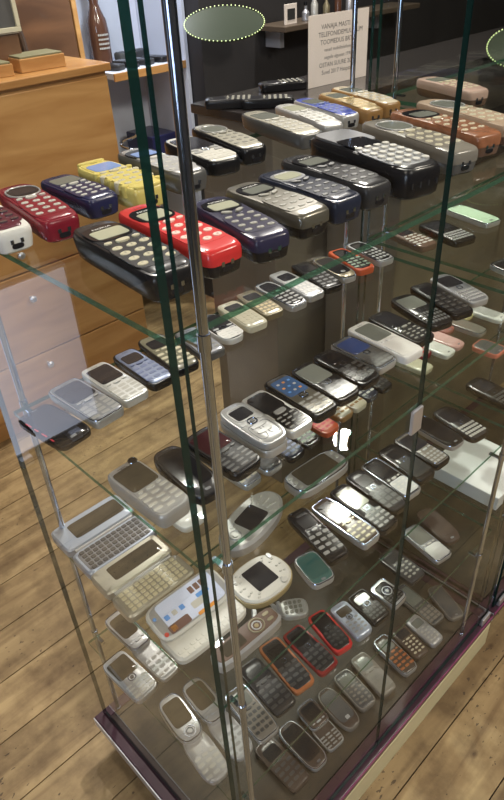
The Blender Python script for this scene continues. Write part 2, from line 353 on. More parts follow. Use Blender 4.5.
# ------------------------------------------------------------------ phones
def zoff(L, c): return lambda x, y: c * (1 - (2*y/L) ** 2)
KEYCACHE = {}
LET = '123456789*0#'
def key_mesh(w, h, n, t, mat, digit):
    k = (round(w, 4), round(h, 4), n, mat, digit)
    if k not in KEYCACHE:
        bm = bmesh.new(); slab(bm, 0, 0, w, h, n, -.0004, t, bev=min(.0005, h*.2), N=14)
        if digit: add_text(bm, digit, h*.62, lambda x, y: (x, y, t + .00008), 1)
        me = bpy.data.meshes.new('key'); bmesh.ops.recalc_face_normals(bm, faces=[f for f in bm.faces if f.material_index == 0]); bm.to_mesh(me); bm.free()
        me.materials.append(MATS[mat]); me.materials.append(MATS['digit_ink'])
        KEYCACHE[k] = me
    return KEYCACHE[k]
BODYCACHE = {}
def body(parent, W, L, T, n, mat, zf, name='body', y0=0, z0=0, waist=.03, face=None, facein=.03, thick=False, tail=None, taper=0, draft=0):
    def ring(ins, z, f=1):
        r = []
        for x, y in sup(W/2 - ins, L/2 - ins, n, 44, tail):
            k = 1 - waist * math.cos(math.pi * y / L) - taper * (.5 - y / L) - (draft * (1 - min(1, max(0, z) / T)) if draft else 0)
            r.append((x*k, y + y0, z + z0 + (zf(x, y) * f)))
        return r
    bm = bmesh.new()
    stack(bm, [ring(T*.16, 0, 0), ring(T*.05, T*.10, 0), ring(T*.01, T*.42, .3), ring(0, T*.74, .8), ring(T*.03, T*.90), ring(T*.10, T*.985), ring(T*.20 + .001, T), ring(W*.3, T), ring(W*.42, T)])
    b = obj(name, bm, mat, parent, smooth=True)
    if face:
        i0 = W * facein
        bm = bmesh.new()
        if thick:
            e = .0004
            stack(bm, [ring(-e, T*.5, .8), ring(-e, T*.74, .8), ring(T*.03 - e, T*.90 + e), ring(T*.10 - e, T*.985 + e), ring(T*.20 + .001, T + .0008), ring(W*.3, T + .0008), ring(W*.42, T + .0008)])
        else:
            stack(bm, [ring(i0 + T*.12, T*.96), ring(i0 + T*.14, T + .0003), ring(i0 + T*.14 + .0009, T + .0008), ring(W*.3, T + .0008), ring(W*.42, T + .0008)])
        obj('front_cover', bm, face, parent, smooth=True)
    return b
def surf(parent, name, cx, cy, w, h, n, zt, mat, zf, t=.0005, z0=0):
    bm = bmesh.new(); slab(bm, cx, cy, w, h, n, zt + z0 - .0006, zt + z0 + t, bev=.0003, zf=zf)
    return obj(name, bm, mat, parent, smooth=True)
def ring_part(parent, name, cx, cy, w, h, n, z, r, mat, zf=None, N=28):
    bm = bmesh.new(); tube(bm, [(cx + x, cy + y, z + (zf(cx+x, cy+y) if zf else 0)) for x, y in sup(w/2, h/2, n, N)], r, 6, closed=True)
    return obj(name, bm, mat, parent, smooth=True)
def keys(parent, W, L, ztop, zf, style, mat, ya, yb, rows=4, cols=3, kw=None, digits=False, cx=0, y_off=0):
    mat = {'silver_white': 'key_white', 'silver': 'key_silver', 'white_silver': 'key_white'}.get(mat, mat)
    ps = dict(pill=(.17, .42, 2.6, .0009), oval=(.19, .54, 2.0, .0010), row=(.25, .56, 4, .0006), grid=(.16, .62, 4, .0006), flatrow=(.27, .84, 6, .0003), flatgrid=(.25, .85, 6, .0003),
              arc=(.18, .45, 2.4, .0012), curved=(.25, .55, 4, .0006), small=(.19, .42, 3, .0007))[style]
    fw, fh, n, t = ps
    if style == 'grid': cols = 4
    pitch = (ya - yb) / rows
    kp = bpy.data.meshes.new('keypad'); kb = bmesh.new()
    slab(kb, cx, (ya + yb) / 2 + y_off, W*.84, (ya - yb)*1.02, 6, ztop - .0006, ztop + .00025, bev=.0001, zf=lambda x, y: zf(x, y - y_off)); kb.to_mesh(kp); kb.free()
    fc = parent.get('_face', 'charcoal'); kp.materials.append(MATS[fc])
    pad = put('keypad', kp, parent)
    span = .62 if style in ('row', 'flatrow', 'flatgrid', 'curved') else .52
    if style == 'grid': span = .60
    if style == 'small': span = .5
    k = 0
    for r in range(rows):
        for c in range(cols):
            u = (c / (cols - 1) - .5) * 2
            x = u * span * W / 2; y = ya - pitch * (r + .5)
            if style in ('arc', 'pill', 'oval'): y += .006 * L / .12 * 0 - abs(u) * -.0012
            if style == 'curved': y += u * u * .0035
            d = LET[k % 12] if digits and cols == 3 else None
            me = key_mesh(W * fw, pitch * fh, n, t, mat, d); k += 1
            put('key', me, pad, (x + cx, y + y_off, ztop + zf(x, y)))
def nav(parent, W, L, ztop, zf, kind, y, mat):
    z = ztop + zf(0, y)
    if kind == 'ring': ring_part(parent, 'navigation_ring', 0, y, W*.2, W*.19, 4, z + .0003, .0006, 'chrome')
    elif kind == 'ringbig':
        ring_part(parent, 'navigation_ring', 0, y, W*.42, W*.42, 2, z + .0006, .0009, 'steel'); ring_part(parent, 'navigation_ring', 0, y, W*.24, W*.24, 2, z + .0006, .0006, 'chrome')
        surf(parent, 'centre_button', 0, y, W*.16, W*.16, 2, ztop, 'silver', zf, .0012)
    elif kind == 'round':
        ring_part(parent, 'navigation_ring', 0, y, W*.26, W*.24, 2.6, z + .0005, .0009, 'chrome'); surf(parent, 'centre_button', 0, y, W*.13, W*.12, 3, ztop, 'dark_key', zf, .001)
    elif kind == 'plate': surf(parent, 'navigation_plate', 0, y, W*.42, L*.085, 4, ztop, 'silver', zf, .0014)
    elif kind == 'two':
        for s in (-1, 1):
            bm = bmesh.new(); slab(bm, s*W*.15, y + .001, W*.24, L*.042, 2.2, ztop - .0005, ztop + .0014, zf=zf, rot=s*.5, N=16); obj('menu_key', bm, 'dark_key' if mat == 'dark_key' else 'grey_key', parent, smooth=True)
    else:
        surf(parent, 'menu_key', 0, y, W*.26, L*.045, 2.6, ztop, 'key_white' if mat == 'silver_white' else mat, zf, .0014)
        for s in (-1, 1): surf(parent, 'menu_key', s*W*.27, y + .001, W*.15, L*.03, 2.2, ztop, 'key_white' if mat == 'silver_white' else mat, zf, .0012)
def bar_phone(r, L, W, T, o, shelf):
    n = o.get('round', 4) + (1.4 if shelf == 'A' else 2.2); c = .0014 if shelf == 'A' else .0008
    zf = zoff(L, c); zt = T + .0008
    bigA = shelf == 'A'
    body(r, W, L, T, n, o['body'], zf, face=o['face'], facein=o.get('facein', .03), thick=o.get('thickface', False), waist=.035 if bigA else .015, tail=7 if bigA else None, taper=.05 if bigA else 0, draft=.09 if bigA else .04)
    big = o.get('bigscreen'); scr = o['screen']; key = o['key']; ks = o.get('kstyle', 'pill')
    if big:
        sy, sh, sw = L*.195, L*.41, W*.79
        if o.get('rim'): ring_part(r, 'silver_outline', 0, 0, W*.80, L*.9, n+1, zt + .0004, .0007, 'chrome', zf)
        surf(r, 'screen', 0, sy, sw, sh, 9, zt, scr, zf)
        if o.get('chinface'): surf(r, 'key_panel', 0, -L*.28, W*.84, L*.36, 6, zt, o['chinface'], zf, .0004)
        ny, ya, yb, rows = -L*.07, -L*.135, -L*.44, 4
        if ks == 'curved': ny = -L*.06; ya = -L*.10
        nav(r, W, L, zt, zf, o.get('nav', 'bar3'), ny, key)
    else:
        sy = L*.23; v = o.get('visor')
        if v == 'lens': surf(r, 'screen_lens', 0, sy + L*.01, W*.80, L*.27, 3.2, zt, 'glass_black', zf, .0006); surf(r, 'screen', 0, sy - L*.018, W*.62, L*.15, 7, zt + .0006, scr, zf)
        elif v == 'ring': surf(r, 'screen_lens', 0, sy, W*.72, L*.27, 2.4, zt, 'glass_black' if scr == 'scr_dark' else scr, zf, .0006); ring_part(r, 'screen_ring', 0, sy, W*.74, L*.28, 2.4, zt + .0005, .0010, 'silver', zf); surf(r, 'screen', 0, sy, W*.50, L*.15, 6, zt + .0006, scr, zf, .0003)
        elif v == 'rim': surf(r, 'screen_lens', 0, sy, W*.76, L*.25, 3, zt, 'grey_steel', zf, .0005); surf(r, 'screen', 0, sy, W*.62, L*.16, 4, zt + .0006, scr, zf)
        else: surf(r, 'screen', 0, sy, W*.68, L*.23, 6, zt, scr, zf)
        if v and o.get('rim'): pass
        ny, ya, yb, rows = L*.055, L*.01, -L*.40, 4
        if bigA: ya, yb = L*.0, -L*.37
        nav(r, W, L, zt, zf, o.get('nav', 'bar3'), ny, key)
    keys(r, W, L, zt, zf, ks, key, ya, yb, rows, digits=bigA and L > .09)
    # earpiece slots
    bm = bmesh.new(); yy = L*.5 - .0065 - T*.14 if big or not bigA else L*.405
    for s in (-1, 0, 1): slab(bm, s*.0032, yy, .0022, .0008, 4, zt + .0001, zt + .0004, bev=.0001, zf=zf, N=8)
    obj('earpiece', bm, 'black_key' if o['face'] not in ('black',) else 'dark_key', r)
    if o.get('logo'):
        bm = bmesh.new(); add_text(bm, 'NOKIA', .0052, lambda x, y: (x*1.15, y + sy + L*.083, zt + .0012 + zf(0, y + sy + L*.083))); obj('lettering', bm, 'logo_ink', r)
    if o.get('cam'):
        bm = bmesh.new(); cyl(bm, W*.30, L*.43, zt, zt + .002, .0042); obj('lens', bm, 'glass_black', r, smooth=True); ring_part(r, 'lens_ring', W*.30, L*.43, .0095, .0095, 2, zt + .0014, .0008, 'chrome')
        bm = bmesh.new()
        for i in range(2): slab(bm, -W*.05, L*.425 - i*.003, W*.26, .0009, 4, zt, zt + .0004, bev=.0001, N=10)
        obj('speaker_slot', bm, 'dark_key', r)
    if o.get('stub'):
        bm = bmesh.new(); lathe(bm, 0, 0, [(.0048, 0), (.0052, .003), (.005, .010), (.0042, .0125), (.002, .0135)], 16)
        for v_ in bm.verts: x, y, z = v_.co; v_.co = (x*1.5 + W*.26, L/2 - .005 + z*1.0, T*.5 + y)
        obj('antenna', bm, 'black', r, smooth=True)
    if bigA:
        bm = bmesh.new()
        for s in (-1, 1): box(bm, s*.005 - .0016, s*.005 + .0016, -L/2 - .0005, -L/2 + .002, T*.42, T*.42 + .0042)
        obj('charging_contact', bm, 'chrome', r)
        bm = bmesh.new(); slab(bm, 0, 0, .012, .0055, 3, 0, .001, N=14)
        for v_ in bm.verts: x, y, z = v_.co; v_.co = (x, -L/2 + .0008 - z, T*.30 + y)
        obj('charging_socket', bm, 'glass_black', r)
        if o.get('rugged'):
            for s in (-1, 1):
                for i in range(5):
                    bm = bmesh.new(); slab(bm, s*W*.42, -L*.36 + i * L*.11, W*.15, L*.05, 2.6, T*.55, T + .0018, bev=.0008, zf=zf, N=14, rot=-s*.45); obj('grip_rib', bm, 'cream' if i % 2 else 'yellow', r, smooth=True)
                bm = bmesh.new(); slab(bm, 0, s*L*.455, W*.70, L*.07, 3, T*.5, T + .0022, bev=.001, zf=zf, N=18); obj('bumper', bm, 'yellow', r, smooth=True)
    if scr == 'scr_app':
        for i in range(3):
            for j in range(3):
                mm = ('icon_blue', 'icon_orange', 'key_white')[(i*2 + j) % 3]
                surf(r, 'screen_icon', (i-1)*W*.22, sy + (j-1)*L*.11, W*.11, W*.10, 4, zt + .0005, mm, zf, .0001)
    if o.get('body') in ('silver',) and not bigA and o['face'] != 'silver':
        ring_part(r, 'silver_rim', 0, 0, W*.93, L*.96, n, T*.985, .0008, 'chrome', zf)
def smart_phone(r, L, W, T, o, shelf):
    zf = zoff(L, .0008); zt = T + .0008
    body(r, W, L, T, o.get('round', 5), o['body'], zf, face=o['face'], facein=.02, waist=.0)
    surf(r, 'screen', 0, L*.17, W*.80, L*.44, 8, zt, o['screen'], zf)
    if o.get('chin'): surf(r, 'key_panel', 0, -L*.30, W*.86, L*.32, 3.5, zt, o['chin'], zf, .0006)
    nav(r, W, L, zt + .0006, zf, 'ring', -L*.10, 'silver')
    for s in (-1, 1):
        for yy in (-.08, -.16): surf(r, 'soft_key', s*W*.28, L*yy, W*.22, L*.045, 4, zt + .0006, 'silver', zf, .0006)
    keys(r, W, L, zt + .0004, zf, 'small', o['key'], -L*.22, -L*.42, 3)
def slate_phone(r, L, W, T, o, shelf):
    zf = zoff(L, .0006); zt = T + .0008
    n = o.get('round', 6)
    body(r, W, L, T, n, o['body'], zf, face=o['face'], facein=.02, waist=.0)
    surf(r, 'screen', 0, L*.04, W*.80, L*.72, n + 2, zt, o['screen'], zf, .0003)
    bm = bmesh.new(); slab(bm, 0, L*.44, W*.2, .0014, 4, zt, zt + .0004, bev=.0001, zf=zf, N=10); obj('earpiece', bm, 'dark_key', r)
    if o.get('button'): surf(r, 'button', 0, -L*.26, W*.2, W*.16, 5, zt, o['button'], zf, .0012)
    else: surf(r, 'button', 0, -L*.41, W*.17, W*.09, 4, zt, 'grey_steel' if o['face'] != 'cream' else 'cream', zf, .0006)
    if o.get('redtext'):
        bm = bmesh.new()
        for i, wd in enumerate((.016, .011, .014, .009)):
            slab(bm, -W*.43, L*.22 - i*.016, .0022, wd*.8, 4, zt + .0002, zt + .0005, bev=.0001, zf=zf, N=10)
        obj('printed_mark', bm, 'red_print', r)
    if o['body'] == 'silver' or o['body'] == 'salmon': ring_part(r, 'rim', 0, 0, W*.95, L*.97, n, T*.97, .0009, 'chrome' if o['body'] == 'silver' else 'salmon', zf)
def qwerty_phone(r, L, W, T, o, shelf):
    zf = zoff(L, .0006); zt = T + .0008
    body(r, W, L, T, o.get('round', 5), o['body'], zf, face=o['face'], facein=.03, waist=.0)
    surf(r, 'screen', 0, L*.22, W*.76, L*.34, 8, zt, o['screen'], zf)
    nav(r, W, L, zt, zf, 'ring', -L*.02, 'silver')
    me = key_mesh(W*.10, L*.055, 4, .0009, 'key_white' if o['key'] == 'silver_white' else o['key'], None)
    for rr in range(4):
        for c in range(7):
            put('key', me, r, ((c - 3) * W*.122, -L*.13 - rr * L*.085, zt + zf(0, -L*.13 - rr*L*.085)))
def slider_phone(r, L, W, T, o, shelf):
    Lh = L * .56; t1 = T * .52; t2 = T * .48; yb = -(L - Lh) / 2; yt = (L - Lh) / 2
    zf0 = lambda x, y: 0
    body(r, W*.98, Lh, t1, o.get('round', 4), o['body'], zf0, name='lower_body', y0=yb, waist=0, face=o['face'])
    body(r, W, Lh, t2, o.get('round', 4), o['body'], zf0, name='slide', y0=yt, z0=t1 + .001, waist=0, face=o['face'])
    z2 = t1 + t2 + .0018
    surf(r, 'screen', 0, yt + Lh*.10, W*.74, Lh*.56, 6, z2, o['screen'], zf0)
    ring_part(r, 'silver_rim', 0, yt, W*.93, Lh*.96, o.get('round', 4), z2 - .0004, .0010, 'chrome')
    nav(r, W, L*.8, z2, zf0, o.get('nav', 'bar3'), yt - Lh*.33, 'silver')
    keys(r, W, Lh, t1 + .0008, zf0, o['kstyle'], o['key'], yb + Lh*.06, yb - Lh*.42, 4)
def closed_slider(r, L, W, T, o, shelf):
    zf = zoff(L, .0012)
    body(r, W, L, T*.55, 4, 'silver', lambda x, y: 0, name='lower_body', waist=0)
    body(r, W*.97, L*.98, T*.45, 4, 'silver', zf, name='slide', z0=T*.55 + .0005, waist=.0, face='silver')
    zt = T + .0013
    surf(r, 'screen', 0, L*.22, W*.56, L*.24, 7, zt, 'scr_dark', zf); ring_part(r, 'screen_ring', 0, L*.22, W*.66, L*.30, 4, zt + .0003, .0007, 'silver_white', zf)
    nav(r, W, L, zt, zf, 'round', 0, 'silver')
    for s in (-1, 1):
        ring_part(r, 'panel_groove', s*W*.2, -L*.22, W*.3, L*.3, 3, zt, .0005, 'grey_steel', zf); surf(r, 'soft_key', s*W*.3, L*.0, W*.2, L*.05, 2.4, zt, 'silver', zf, .001)
    for i in range(2): surf(r, 'key', 0, -L*.12 - i*L*.12, W*.5, L*.07, 3, zt, 'silver', zf, .001)
def wide_phone(r, L, W, T, o, shelf):
    zf = zoff(L, .0015); zt = T + .0008
    body(r, W, L, T, 5.5, 'black', zf, face='charcoal', facein=.02, waist=.0)
    surf(r, 'flip_cover', 0, L*.27, W*.84, L*.36, 5, zt, 'grey_steel', zf, .0022)
    surf(r, 'screen', -W*.08, L*.10, W*.66, L*.2, 8, zt + .002, 'glass_black', zf)
    surf(r, 'key_panel', 0, -L*.2, W*.88, L*.44, 4, zt, 'grey_steel', zf, .0005)
    me = key_mesh(W*.14, L*.045, 2.2, .0018, 'key_white', None)
    for rr in range(6):
        for c in range(4):
            yy = -L*.01 - rr*L*.072
            put('key', me, r, ((c - 1.5)*W*.205, yy, zt + .0005 + zf(0, yy)))
    bm = bmesh.new()
    for i in range(4): box(bm, -W*.3 + i*W*.18, -W*.3 + i*W*.18 + .002, -L/2 - .0005, -L/2 + .002, T*.4, T*.4 + .006)
    obj('charging_contact', bm, 'chrome', r)
KIND = dict(bar=bar_phone, smart=smart_phone, slate=slate_phone, qwerty=qwerty_phone, slider=slider_phone, sliderc=closed_slider, wide=wide_phone)
GROUP = {'A': 'old mobile phones on the top shelf', 'B': 'mobile phones on the second shelf', 'C': 'mobile phones on the third shelf', 'D': 'mobile phones on the fourth shelf', 'E': 'mobile phones in the bottom row'}
# style, shelf, x mm, y mm, yaw deg, length, width, thickness mm, look, label
PHONES = [
 ('bar', 'A', 15, 309, -4, 136, 45, 22, dict(body='white', face='maroon_dark', key='chrome', screen='scr_dark', round=3.0, kstyle='arc', facein=0.1), 'white candybar phone with maroon front at the left end of the top shelf'),
 ('bar', 'A', 65, 301, -8, 143, 46, 22, dict(body='maroon', face='maroon', key='silver_white', screen='scr_dark', round=3.2, kstyle='pill', visor='ring', facein=0.04), 'maroon candybar phone with silver-ringed black screen on the top shelf'),
 ('bar', 'A', 121, 309, -2, 112, 45, 21, dict(body='navy_dark', face='navy_dark', key='silver_white', screen='scr_grey', round=4, kstyle='pill'), 'dark navy candybar phone with white keys, left of the yellow one'),
 ('bar', 'A', 171, 302, -4, 136, 50, 24, dict(body='yellow', face='yellow', key='cream', screen='scr_blue', round=3, kstyle='pill', rugged=True), 'yellow rugged phone with moulded grips on the top shelf'),
 ('bar', 'A', 54, 120, -5, 147, 51, 25, dict(body='black', face='charcoal', key='cream', screen='scr_lcd', round=3.2, kstyle='oval', visor='lens', logo=True, stub=True, front=True), 'large black candybar phone with cream oval keys at the near corner'),
 ('bar', 'A', 108, 123, -4, 152, 47, 25, dict(body='black', face='red', key='pinkish', screen='scr_lcd', round=3, kstyle='oval', visor='lens', logo=True, front=True, thickface=True), 'bright red candybar phone with pale oval keys and black back'),
 ('bar', 'A', 163, 98, -13, 126, 45, 24, dict(body='black', thickface=True, face='indigo', key='grey_key', screen='scr_lcd', round=3.2, kstyle='pill', visor='lens', logo=True, stub=True, nav='two'), 'dark indigo candybar phone with pale screen, right beside the red one'),
 ('bar', 'A', 221, 106, -5, 121, 47, 24, dict(body='black', thickface=True, face='bronze', key='grey_key', screen='scr_grey', round=3.2, kstyle='pill', visor='lens', logo=True, nav='two'), 'bronze grey candybar phone between the indigo and the blue black ones'),
 ('bar', 'A', 271, 108, -6, 128, 46, 24, dict(body='navy_black', face='navy_black', key='dark_key', screen='scr_lcd', round=3.2, kstyle='pill', visor='rim', logo=True, nav='two'), 'blue black candybar phone with rimmed pale green screen'),
 ('bar', 'A', 323, 117, -8, 146, 47, 25, dict(body='charcoal', face='charcoal', key='dark_key', screen='scr_grey', round=3.0, kstyle='pill', visor='lens', logo=True, nav='two'), 'charcoal candybar phone with wavy side, in front of the widest phone'),
 ('wide', 'A', 391, 117, -15, 185, 61, 32, dict(body='black', face='charcoal', key='silver_white', screen='scr_dark', round=5), 'widest and bulkiest black phone on the top shelf with silver keys on its lower half'),
 ('bar', 'A', 488, 123, -17, 183, 51, 27, dict(body='grey_dark', face='grey_warm', key='cream', screen='scr_grey', round=3, kstyle='oval', visor='ring', thickface=True), 'warm grey candybar phone with big cream keys, behind the widest black phone'),
 ('bar', 'A', 561, 132, -16, 175, 51, 27, dict(body='brown', face='wood', key='cream', thickface=True, screen='scr_grey', round=3, kstyle='pill', visor='lens'), 'copper brown wood-look candybar phone on the top shelf'),
 ('bar', 'A', 633, 137, -19, 188, 51, 25, dict(body='brown', thickface=True, face='beige', key='cream', screen='scr_grey', round=3, kstyle='oval', visor='ring'), 'beige candybar phone behind the copper brown one'),
 ('bar', 'A', 788, 259, -20, 142, 47, 24, dict(body='brown', thickface=True, face='pink_beige', key='cream', screen='scr_grey', round=3, kstyle='pill'), 'pinkish beige phone at the back right of the top shelf'),
 ('bar', 'A', 234, 309, -4, 146, 47, 23, dict(body='grey_dark', face='silver', key='silver_white', screen='scr_blue', round=2.8, kstyle='pill', visor='lens', facein=0.05), 'grey phone with wide blue screen behind the near corner glass edges'),
 ('smart', 'A', 311, 323, -12, 137, 50, 18, dict(body='black', face='off_white', key='off_white', screen='scr_dark', round=5), 'off-white phone with black screen in the back row right beside the near chrome pole'),
 ('bar', 'A', 364, 332, -13, 150, 44, 21, dict(body='black', face='silver_beige', key='grey_key', screen='scr_grey', round=2.8, kstyle='pill', visor='ring'), 'silver beige candybar phone, alone in the back row right of the pole'),
 ('bar', 'A', 464, 331, -14, 169, 47, 19, dict(body='grey_dark', face='silver_beige', key='silver_white', screen='scr_grey', round=2.5, kstyle='oval', wave=1), 'silver phone with dark rim, leftmost of the pale back-row cluster'),
 ('bar', 'A', 522, 331, -19, 157, 40, 19, dict(body='silver', face='silver_white', key='silver_white', screen='scr_lcd', round=2.8, kstyle='oval'), 'white silver candybar phone left of the blue patterned one'),
 ('bar', 'A', 570, 338, -16, 141, 39, 20, dict(body='silver', face='blue_glitter', key='blue_key', screen='scr_grey', round=2.8, kstyle='pill'), 'bright blue patterned candybar phone on the top shelf'),
 ('bar', 'A', 615, 328, -20, 150, 39, 21, dict(body='amber', face='gold', key='gold_key', screen='scr_grey', round=2.8, kstyle='pill'), 'gold candybar phone with amber sides, right of the blue one'),
 ('bar', 'A', 662, 336, -18, 157, 40, 21, dict(body='amber', face='ivory', key='silver_white', screen='scr_grey', round=2.8, kstyle='pill'), 'ivory candybar phone behind the gold one'),
 ('slate', 'B', 18, 297, 6, 96, 50, 8, dict(body='black', face='glass_black', screen='glass_black', round=6, redtext=True), 'black slate phone with faint red marks, at the back left corner of the second shelf'),
 ('bar', 'B', 71, 308, 3, 109, 48, 13, dict(body='silver', face='grey_steel', key='silver', screen='scr_dark', round=7, kstyle='flatgrid', bigscreen=True), 'steel grey phone with large dark screen beside the black slate'),
 ('bar', 'B', 121, 316, 0, 108, 43, 12, dict(body='white_silver', face='white_silver', key='white_silver', screen='scr_dark', round=5, kstyle='flatrow', bigscreen=True), 'white silver phone with square dark screen, third from the left end of the second shelf'),
 ('bar', 'B', 168, 316, -3, 105, 40, 13, dict(body='black', face='blue_grey', key='blue_key', screen='scr_dark', round=4, kstyle='row'), 'blue grey phone with curved key rows, just left of the side glass edge'),
 ('bar', 'B', 216, 321, -6, 110, 44, 12, dict(body='black', face='olive_grey', key='beige_key', screen='scr_dark', round=4, kstyle='row'), 'black edged phone with beige key field, behind the side glass edge on the second shelf'),
 ('bar', 'B', 264, 308, -8, 86, 42, 12, dict(body='grey_dark', face='grey_steel', key='grey_key', screen='scr_dark', round=4, kstyle='pill'), 'dull grey phone just behind the near chrome pole on the second shelf'),
 ('smart', 'B', 315, 319, -8, 88, 43, 10, dict(body='white', face='black', key='white', screen='scr_dark', round=3, chin='white'), 'black phone with broad white lower end, below the red phone'),
 ('bar', 'B', 363, 322, -9, 93, 40, 11, dict(body='cream', face='cream', key='cream', screen='scr_dark', round=4, kstyle='grid'), 'cream phone with tiny keys, right of the white-ended one'),
 ('bar', 'B', 407, 328, -11, 91, 39, 11, dict(body='gold_dark', face='gold_dark', key='gold_key', screen='scr_dark', round=4, kstyle='grid'), 'dark gold phone between the cream and the silver rimmed ones'),
 ('bar', 'B', 451, 324, -7, 102, 39, 11, dict(body='silver', face='black', key='silver', screen='scr_dark', round=3.2, kstyle='row', facein=0.12), 'silver rimmed phone with black face and silver key rows'),
 ('bar', 'B', 494, 329, -8, 110, 39, 12, dict(body='silver', face='silver', key='white', screen='scr_dark', round=4, kstyle='grid'), 'silver phone with white key field, left of the black keyed one in the back row'),
 ('bar', 'B', 540, 325, -15, 111, 39, 12, dict(body='black', face='black', key='dark_key', screen='scr_dark', round=5, kstyle='row'), 'black phone with wide dark key rows in the back row of the second shelf'),
 ('slate', 'B', 584, 322, -14, 97, 39, 11, dict(body='silver', face='gold_dark', screen='glass_black', round=3.5, button='silver'), 'dark gold slab phone with silver rim and one square button'),
 ('bar', 'B', 627, 320, -16, 99, 39, 12, dict(body='orange_red', face='black', key='green_key', screen='scr_dark', round=4, kstyle='row', facein=0.12), 'black phone with orange red rim in the back row of the second shelf'),
 ('bar', 'B', 676, 317, -11, 99, 40, 11, dict(body='silver', face='black', key='silver', screen='scr_dark', round=3.2, kstyle='grid', facein=0.12), 'silver rimmed phone, right neighbour of the orange red rimmed one'),
 ('bar', 'B', 775, 293, -14, 94, 44, 12, dict(body='brown', face='brown', key='silver_white', screen='scr_dark', round=5, kstyle='row'), 'brown phone with bright lower key row near the middle of the back row'),
 ('qwerty', 'B', 842, 262, -16, 110, 56, 12, dict(body='black', face='black', key='silver', screen='scr_dark', round=6), 'black keyboard phone with small silver keys near the right of the second shelf back row'),
 ('slate', 'B', 952, 271, -12, 110, 48, 10, dict(body='silver', face='pale_green', screen='pale_green', round=6), 'pale green slab phone at the right end of the back row'),  # its pale green stands in for a lamp glare on the shelf
 ('bar', 'B', 23, 111, 1, 99, 44, 20, dict(body='silver', face='silver', key='silver_white', screen='scr_brown', round=4.5, kstyle='curved', bigscreen=True, cam=True, front=True), 'silver phone with lens and curved keys at the left edge of the second shelf'),
 ('slate', 'B', 72, 106, -5, 98, 42, 13, dict(body='black', face='charcoal', screen='glass_black', round=3.5), 'matt black slab phone lying right of the silver lens phone'),
 ('bar', 'B', 122, 104, 1, 93, 46, 13, dict(body='black', face='charcoal', key='dark_key', screen='glass_red', round=4, kstyle='row', bigscreen=True), 'dark keyed phone with reddish reflective screen below the silver slider'),
 ('sliderc', 'B', 172, 104, -3, 92, 43, 22, dict(body='silver', face='silver', key='silver', screen='scr_dark', round=4, kstyle='pill'), 'closed chunky silver slider phone in the middle row of the second shelf'),
 ('bar', 'B', 217, 109, -2, 94, 41, 13, dict(body='white_silver', face='black', key='silver', screen='glass_black', round=5, kstyle='small', bigscreen=True, nav='plate', facein=0.1), 'black phone with silver button plate and silver lower rim'),
 ('bar', 'B', 261, 110, -4, 100, 41, 14, dict(body='black', face='bronze', key='silver', screen='scr_app', round=6, kstyle='row', bigscreen=True, nav='round'), 'bronze silver phone with lit blue menu screen of icons'),
 ('bar', 'B', 306, 108, -4, 96, 43, 12, dict(body='black', face='black', key='black', screen='scr_grey', round=3.2, kstyle='flatrow', bigscreen=True, nav='ring'), 'glossy black phone with framed grey screen, right of the lit menu phone'),
 ('bar', 'B', 351, 109, -3, 95, 41, 12, dict(body='black', face='black', key='dark_key', screen='glass_black', round=3.5, kstyle='row', nav='ring'), 'all black phone with square ring button, just left of the dark blue screened one'),
 ('bar', 'B', 395, 114, -3, 91, 42, 12, dict(body='silver', face='grey_dark', key='dark_key', screen='scr_blue_dark', round=5, kstyle='flatrow', bigscreen=True, nav='ring'), 'dark grey phone with dark blue screen and silver top beside the white one'),
 ('bar', 'B', 441, 112, -5, 111, 42, 13, dict(body='white', face='white', key='white', screen='scr_grey', round=7, kstyle='flatgrid', bigscreen=True), 'plain white candybar phone with olive grey screen on the second shelf'),
 ('bar', 'B', 487, 117, -7, 100, 42, 12, dict(body='black', face='black', key='grey_key', screen='scr_dark', round=5, kstyle='pill', bigscreen=True), 'black phone with grey keys right behind the white one'),
 ('qwerty', 'B', 550, 124, -17, 106, 47, 11, dict(body='black', face='black', key='dark_key', screen='scr_grey', round=5), 'black keyboard phone behind the door glass edge on the second shelf'),
 ('bar', 'B', 601, 122, -19, 114, 42, 11, dict(body='black', face='charcoal', key='dark_key', screen='scr_dark', round=5, kstyle='row'), 'charcoal phone squeezed between two keyboard phones at right'),
 ('qwerty', 'B', 649, 120, -18, 105, 43, 11, dict(body='silver', face='grey_steel', key='silver', screen='scr_dark', round=5), 'silver grey keyboard phone, last in the front row of the second shelf'),
 ('slate', 'B', 775, 84, -13, 90, 48, 8, dict(body='silver', face='charcoal', screen='glass_black', round=6), 'thin charcoal slab with bright silver edge at the right frame side'),
 ('bar', 'C', 292, 287, -0, 100, 42, 12, dict(body='silver', face='grey_steel', key='cream', screen='scr_dark', round=4, kstyle='row'), 'grey phone with cream keys peeking out under the second shelf'),
 ('bar', 'C', 340, 285, -0, 100, 42, 12, dict(body='silver', face='charcoal', key='charcoal', screen='scr_dark', round=3.5, kstyle='flatrow'), 'charcoal phone with thin silver rim, right of the cream keyed one'),
 ('bar', 'C', 390, 279, -0, 100, 42, 12, dict(body='black', face='navy_black', key='blue_key', screen='scr_dark', round=4, kstyle='row'), 'navy phone with blue keys below the silver button plate phone'),
 ('bar', 'C', 434, 282, -0, 100, 40, 12, dict(body='black', face='black', key='green_key', screen='scr_dark', round=4, kstyle='row'), 'black phone with green lit keys left of the orange red one'),
 ('bar', 'C', 482, 279, -0, 100, 42, 12, dict(body='orange_red', face='orange_red', key='red', screen='scr_dark', round=4, kstyle='row'), 'orange red phone on the third shelf'),
 ('bar', 'C', 533, 287, -0, 100, 39, 12, dict(body='amber', face='silver_beige', key='amber', screen='scr_dark', round=4, kstyle='row'), 'beige phone with amber keys next to the orange red one'),
